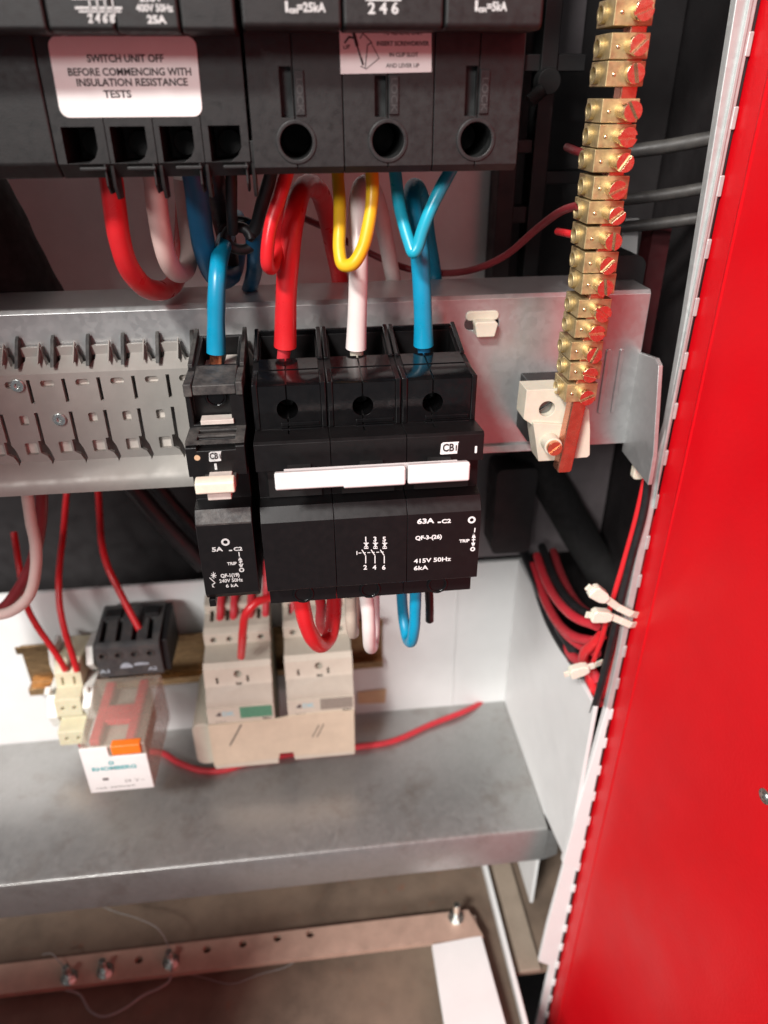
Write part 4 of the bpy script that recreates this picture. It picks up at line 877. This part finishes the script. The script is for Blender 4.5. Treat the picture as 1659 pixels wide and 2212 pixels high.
# grey sheathed cables at the upper right
for (a, b, d, l) in (((1345, 330), (1545, 297), 6.0, 'topmost of the three grey cables behind the brass terminal bar'), ((1345, 432), (1535, 404), 5.2, 'middle of the three grey cables behind the brass terminal bar'), ((1330, 492), (1520, 470), 5.2, 'lowest of the three grey cables behind the brass terminal bar')):
    wire(l, [(a[0], a[1], 350), ((a[0]+b[0])/2, (a[1]+b[1])/2+2, 342), (b[0], b[1], 336)], d, 'greycable', name='cable', cat='cable', group='grey cables at the upper right')

# red and black bundle along the frame
wire('red wire running straight down beside the hinge frame', [(1393, 1035, 287), (1376, 1110, 287), (1350, 1205, 287), (1325, 1290, 287), (1310, 1340, 287), (1300, 1380, 289), (1285, 1420, 292), (1277, 1450, 296)], 2.7, 'red')
wire('black wire running down between the red wires beside the hinge frame', [(1402, 1030, 284), (1389, 1110, 284), (1362, 1210, 284), (1343, 1290, 284), (1324, 1370, 284), (1308, 1440, 286), (1292, 1500, 287), (1280, 1540, 290)], 3.8, 'blackwire')
wire('red wire between the black wire and the hinge frame', [(1410, 1110, 292), (1386, 1215, 291), (1364, 1290, 290), (1345, 1370, 289), (1330, 1430, 290), (1312, 1480, 292), (1296, 1505, 296)], 4.8, 'red')
wire('faded red wire sweeping out of the dark to the upper cable tie', [(1160, 1200, 400), (1180, 1255, 370), (1208, 1302, 340), (1245, 1335, 315), (1290, 1352, 298)], 5.4, 'redmatte')
wire('faded red wire sweeping under its twin to the lower cable tie', [(1150, 1220, 405), (1175, 1290, 375), (1205, 1345, 345), (1240, 1375, 318), (1280, 1385, 300)], 5.6, 'redmatte')
wire('rosy wire curling low by the corner of the white side wall', [(1190, 1340, 370), (1215, 1385, 345), (1240, 1420, 322), (1272, 1440, 305), (1290, 1470, 300)], 6.2, 'redmatte')
wire('black wire curving down along the edge of the white side wall', [(1130, 1190, 420), (1165, 1270, 385), (1205, 1350, 350), (1240, 1410, 325), (1262, 1470, 310), (1280, 1530, 300)], 6.4, 'blackwire')
wire('short rosy wire tucked under the lowest cable tie', [(1235, 1425, 330), (1262, 1462, 312), (1282, 1490, 304), (1290, 1515, 304)], 6.0, 'redmatte')
wire('rosy red wire hugging the white side wall below the lowest tie', [(1262, 1400, 318), (1268, 1440, 306), (1280, 1480, 300), (1296, 1520, 300)], 5.4, 'red')
wire('red wire curling between the twin ties and the single tie', [(1300, 1372, 292), (1280, 1392, 296), (1262, 1412, 302), (1264, 1436, 304), (1284, 1452, 300)], 5.6, 'red')
for (pts_, d_m, c_m, l_m) in (
    ([(1195, 1190, 400), (1215, 1245, 372), (1245, 1300, 340), (1280, 1330, 312), (1310, 1345, 296)], 5.0, 'darkred', 'dark red wire highest of those sweeping to the twin cable ties'),
    ([(1170, 1180, 410), (1190, 1230, 384), (1215, 1280, 352), (1255, 1320, 322), (1300, 1340, 300)], 5.4, 'blackwire', 'black wire sweeping between the faded red ones to the twin ties'),
    ([(1165, 1250, 395), (1188, 1318, 362), (1218, 1364, 338), (1250, 1392, 318), (1290, 1412, 300)], 5.2, 'redmatte', 'faded red wire sweeping between the twin ties and the single tie'),
    ([(1150, 1240, 402), (1180, 1330, 366), (1212, 1392, 340), (1245, 1440, 318), (1270, 1490, 306)], 5.0, 'blackwire', 'thin black wire hugging the slanting wall under the red sweep')):
    wire(l_m, pts_, d_m, c_m)
def ctie(head, path, label, tail=None):
    t = thing('cable_tie', tuple(at(*path[-1])), label, 'cable tie', 'cable ties on the red and black wires')
    P = [at(*p) for p in path]
    mb = MB()
    for k in range(len(P)-1):
        d = (P[k+1]-P[k]); n_ = d.cross(Vector((0, 1, 0))).normalized()*1.9; o_ = Vector((0, .55, 0))
        a_ = P[k]; b_ = P[k+1]
        vs = [a_-n_-o_, a_+n_-o_, a_+n_+o_, a_-n_+o_, b_-n_-o_, b_+n_-o_, b_+n_+o_, b_-n_+o_]
        mb.add(vs, [(0, 1, 2, 3), (4, 7, 6, 5), (0, 4, 5, 1), (1, 5, 6, 2), (2, 6, 7, 3), (3, 7, 4, 0)])
    obj('strap', mb, 'tie', t, bevel=.3)
    h = at(*head); d = (P[0]-h).normalized(); n_ = d.cross(Vector((0, 1, 0))).normalized()
    q = []
    for (u, v) in ((-4.2, -2.6), (-3.2, -3.6), (3.4, -3.2), (6.5, -1.9), (6.5, 1.9), (3.4, 3.2), (-2.6, 3.6), (-4.2, 2.2)):
        r_ = h+d*u+n_*v; q.append((r_.x, r_.z))
    obj('head', MB().prism(q, h.y-2.4, h.y+2.4, 'Y'), 'tie', t, bevel=.9, seg=3)
    r_ = [h-d*4+n_*1.8, h-d*4-n_*1.8, h-d*7.2-n_*1.8, h-d*7.2+n_*1.8]
    obj('tail', MB().prism([(v.x, v.z) for v in r_], h.y-.6, h.y+.6, 'Y'), 'tie', t, bevel=.3)
    return t
ctie((1290, 1281, 280), [(1312, 1295, 280), (1335, 1312, 281), (1364, 1326, 281), (1380, 1329, 284)], 'upper of the paired pale nylon cable ties by the hinge frame')
ctie((1294, 1329, 281), [(1316, 1330, 281), (1340, 1340, 281), (1362, 1350, 281), (1376, 1349, 284)], 'lower of the paired pale nylon cable ties by the hinge frame')
ctie((1246, 1449, 290), [(1262, 1444, 290), (1284, 1437, 290), (1300, 1430, 293)], 'single nylon cable tie at the slanting top edge of the white side wall')
p = at(1388, 1018, 289); t = obj('adhesive_mount', MB().prism(rrect(p.x, p.z, 9, 8, 2), 288, 292, 'Y'), 'bone', bevel=.8, org=tuple(p)); tag(t, 'pale cable mount under the end bracket, above the red wire', 'mount')

# ================================================================== LIGHT
w = bpy.data.worlds.new('World'); scene.world = w; w.use_nodes = True
w.node_tree.nodes['Background'].inputs[0].default_value = (.96, .96, 1.0, 1); w.node_tree.nodes['Background'].inputs[1].default_value = .185
def area(name, loc, target, sx, sy, power, col):
    l = bpy.data.lights.new(name, 'AREA'); l.shape = 'RECTANGLE'; l.size = sx; l.size_y = sy; l.energy = power; l.color = col
    o = bpy.data.objects.new(name, l); COL.objects.link(o); o.location = loc
    o.rotation_euler = (Vector(target)-Vector(loc)).to_track_quat('-Z', 'Y').to_euler(); return o
area('ceiling_lamp', (-.66, -.82, 1.05), (0, .3, -.2), .30, .14, 38, (1.0, .975, .94))
area('room_lamp', (-.95, -1.15, .66), (0, .35, -.2), .9, .3, 34, (1.0, .98, .96))

bpy.context.view_layer.update()
for o, wmm in TEXTS:
    d = o.dimensions.x
    if d > 1e-6: o.scale.x = wmm*S/d
bpy.context.view_layer.update()
dg = bpy.context.evaluated_depsgraph_get()
for o in [o for o in bpy.data.objects if o.type == 'FONT']:
    me = bpy.data.meshes.new_from_object(o.evaluated_get(dg))
    nm = o.name; o.name = 'old_text'
    k = bpy.data.objects.new(nm, me); COL.objects.link(k); k.parent = o.parent
    k.location = o.location; k.rotation_euler = o.rotation_euler; k.scale = o.scale
    for ch in list(o.children): ch.parent = k
    bpy.data.objects.remove(o)
# ------------------------------------------------------------------ render settings
scene.render.engine = 'CYCLES'
scene.cycles.use_denoising = True
scene.cycles.max_bounces = 8; scene.cycles.diffuse_bounces = 4; scene.cycles.glossy_bounces = 4; scene.cycles.transparent_max_bounces = 8
scene.cycles.sample_clamp_indirect = 6
scene.view_settings.view_transform = 'Standard'; scene.view_settings.look = 'None'
scene.view_settings.exposure = 0; scene.view_settings.gamma = 1
scene.render.resolution_x = 768; scene.render.resolution_y = 1024
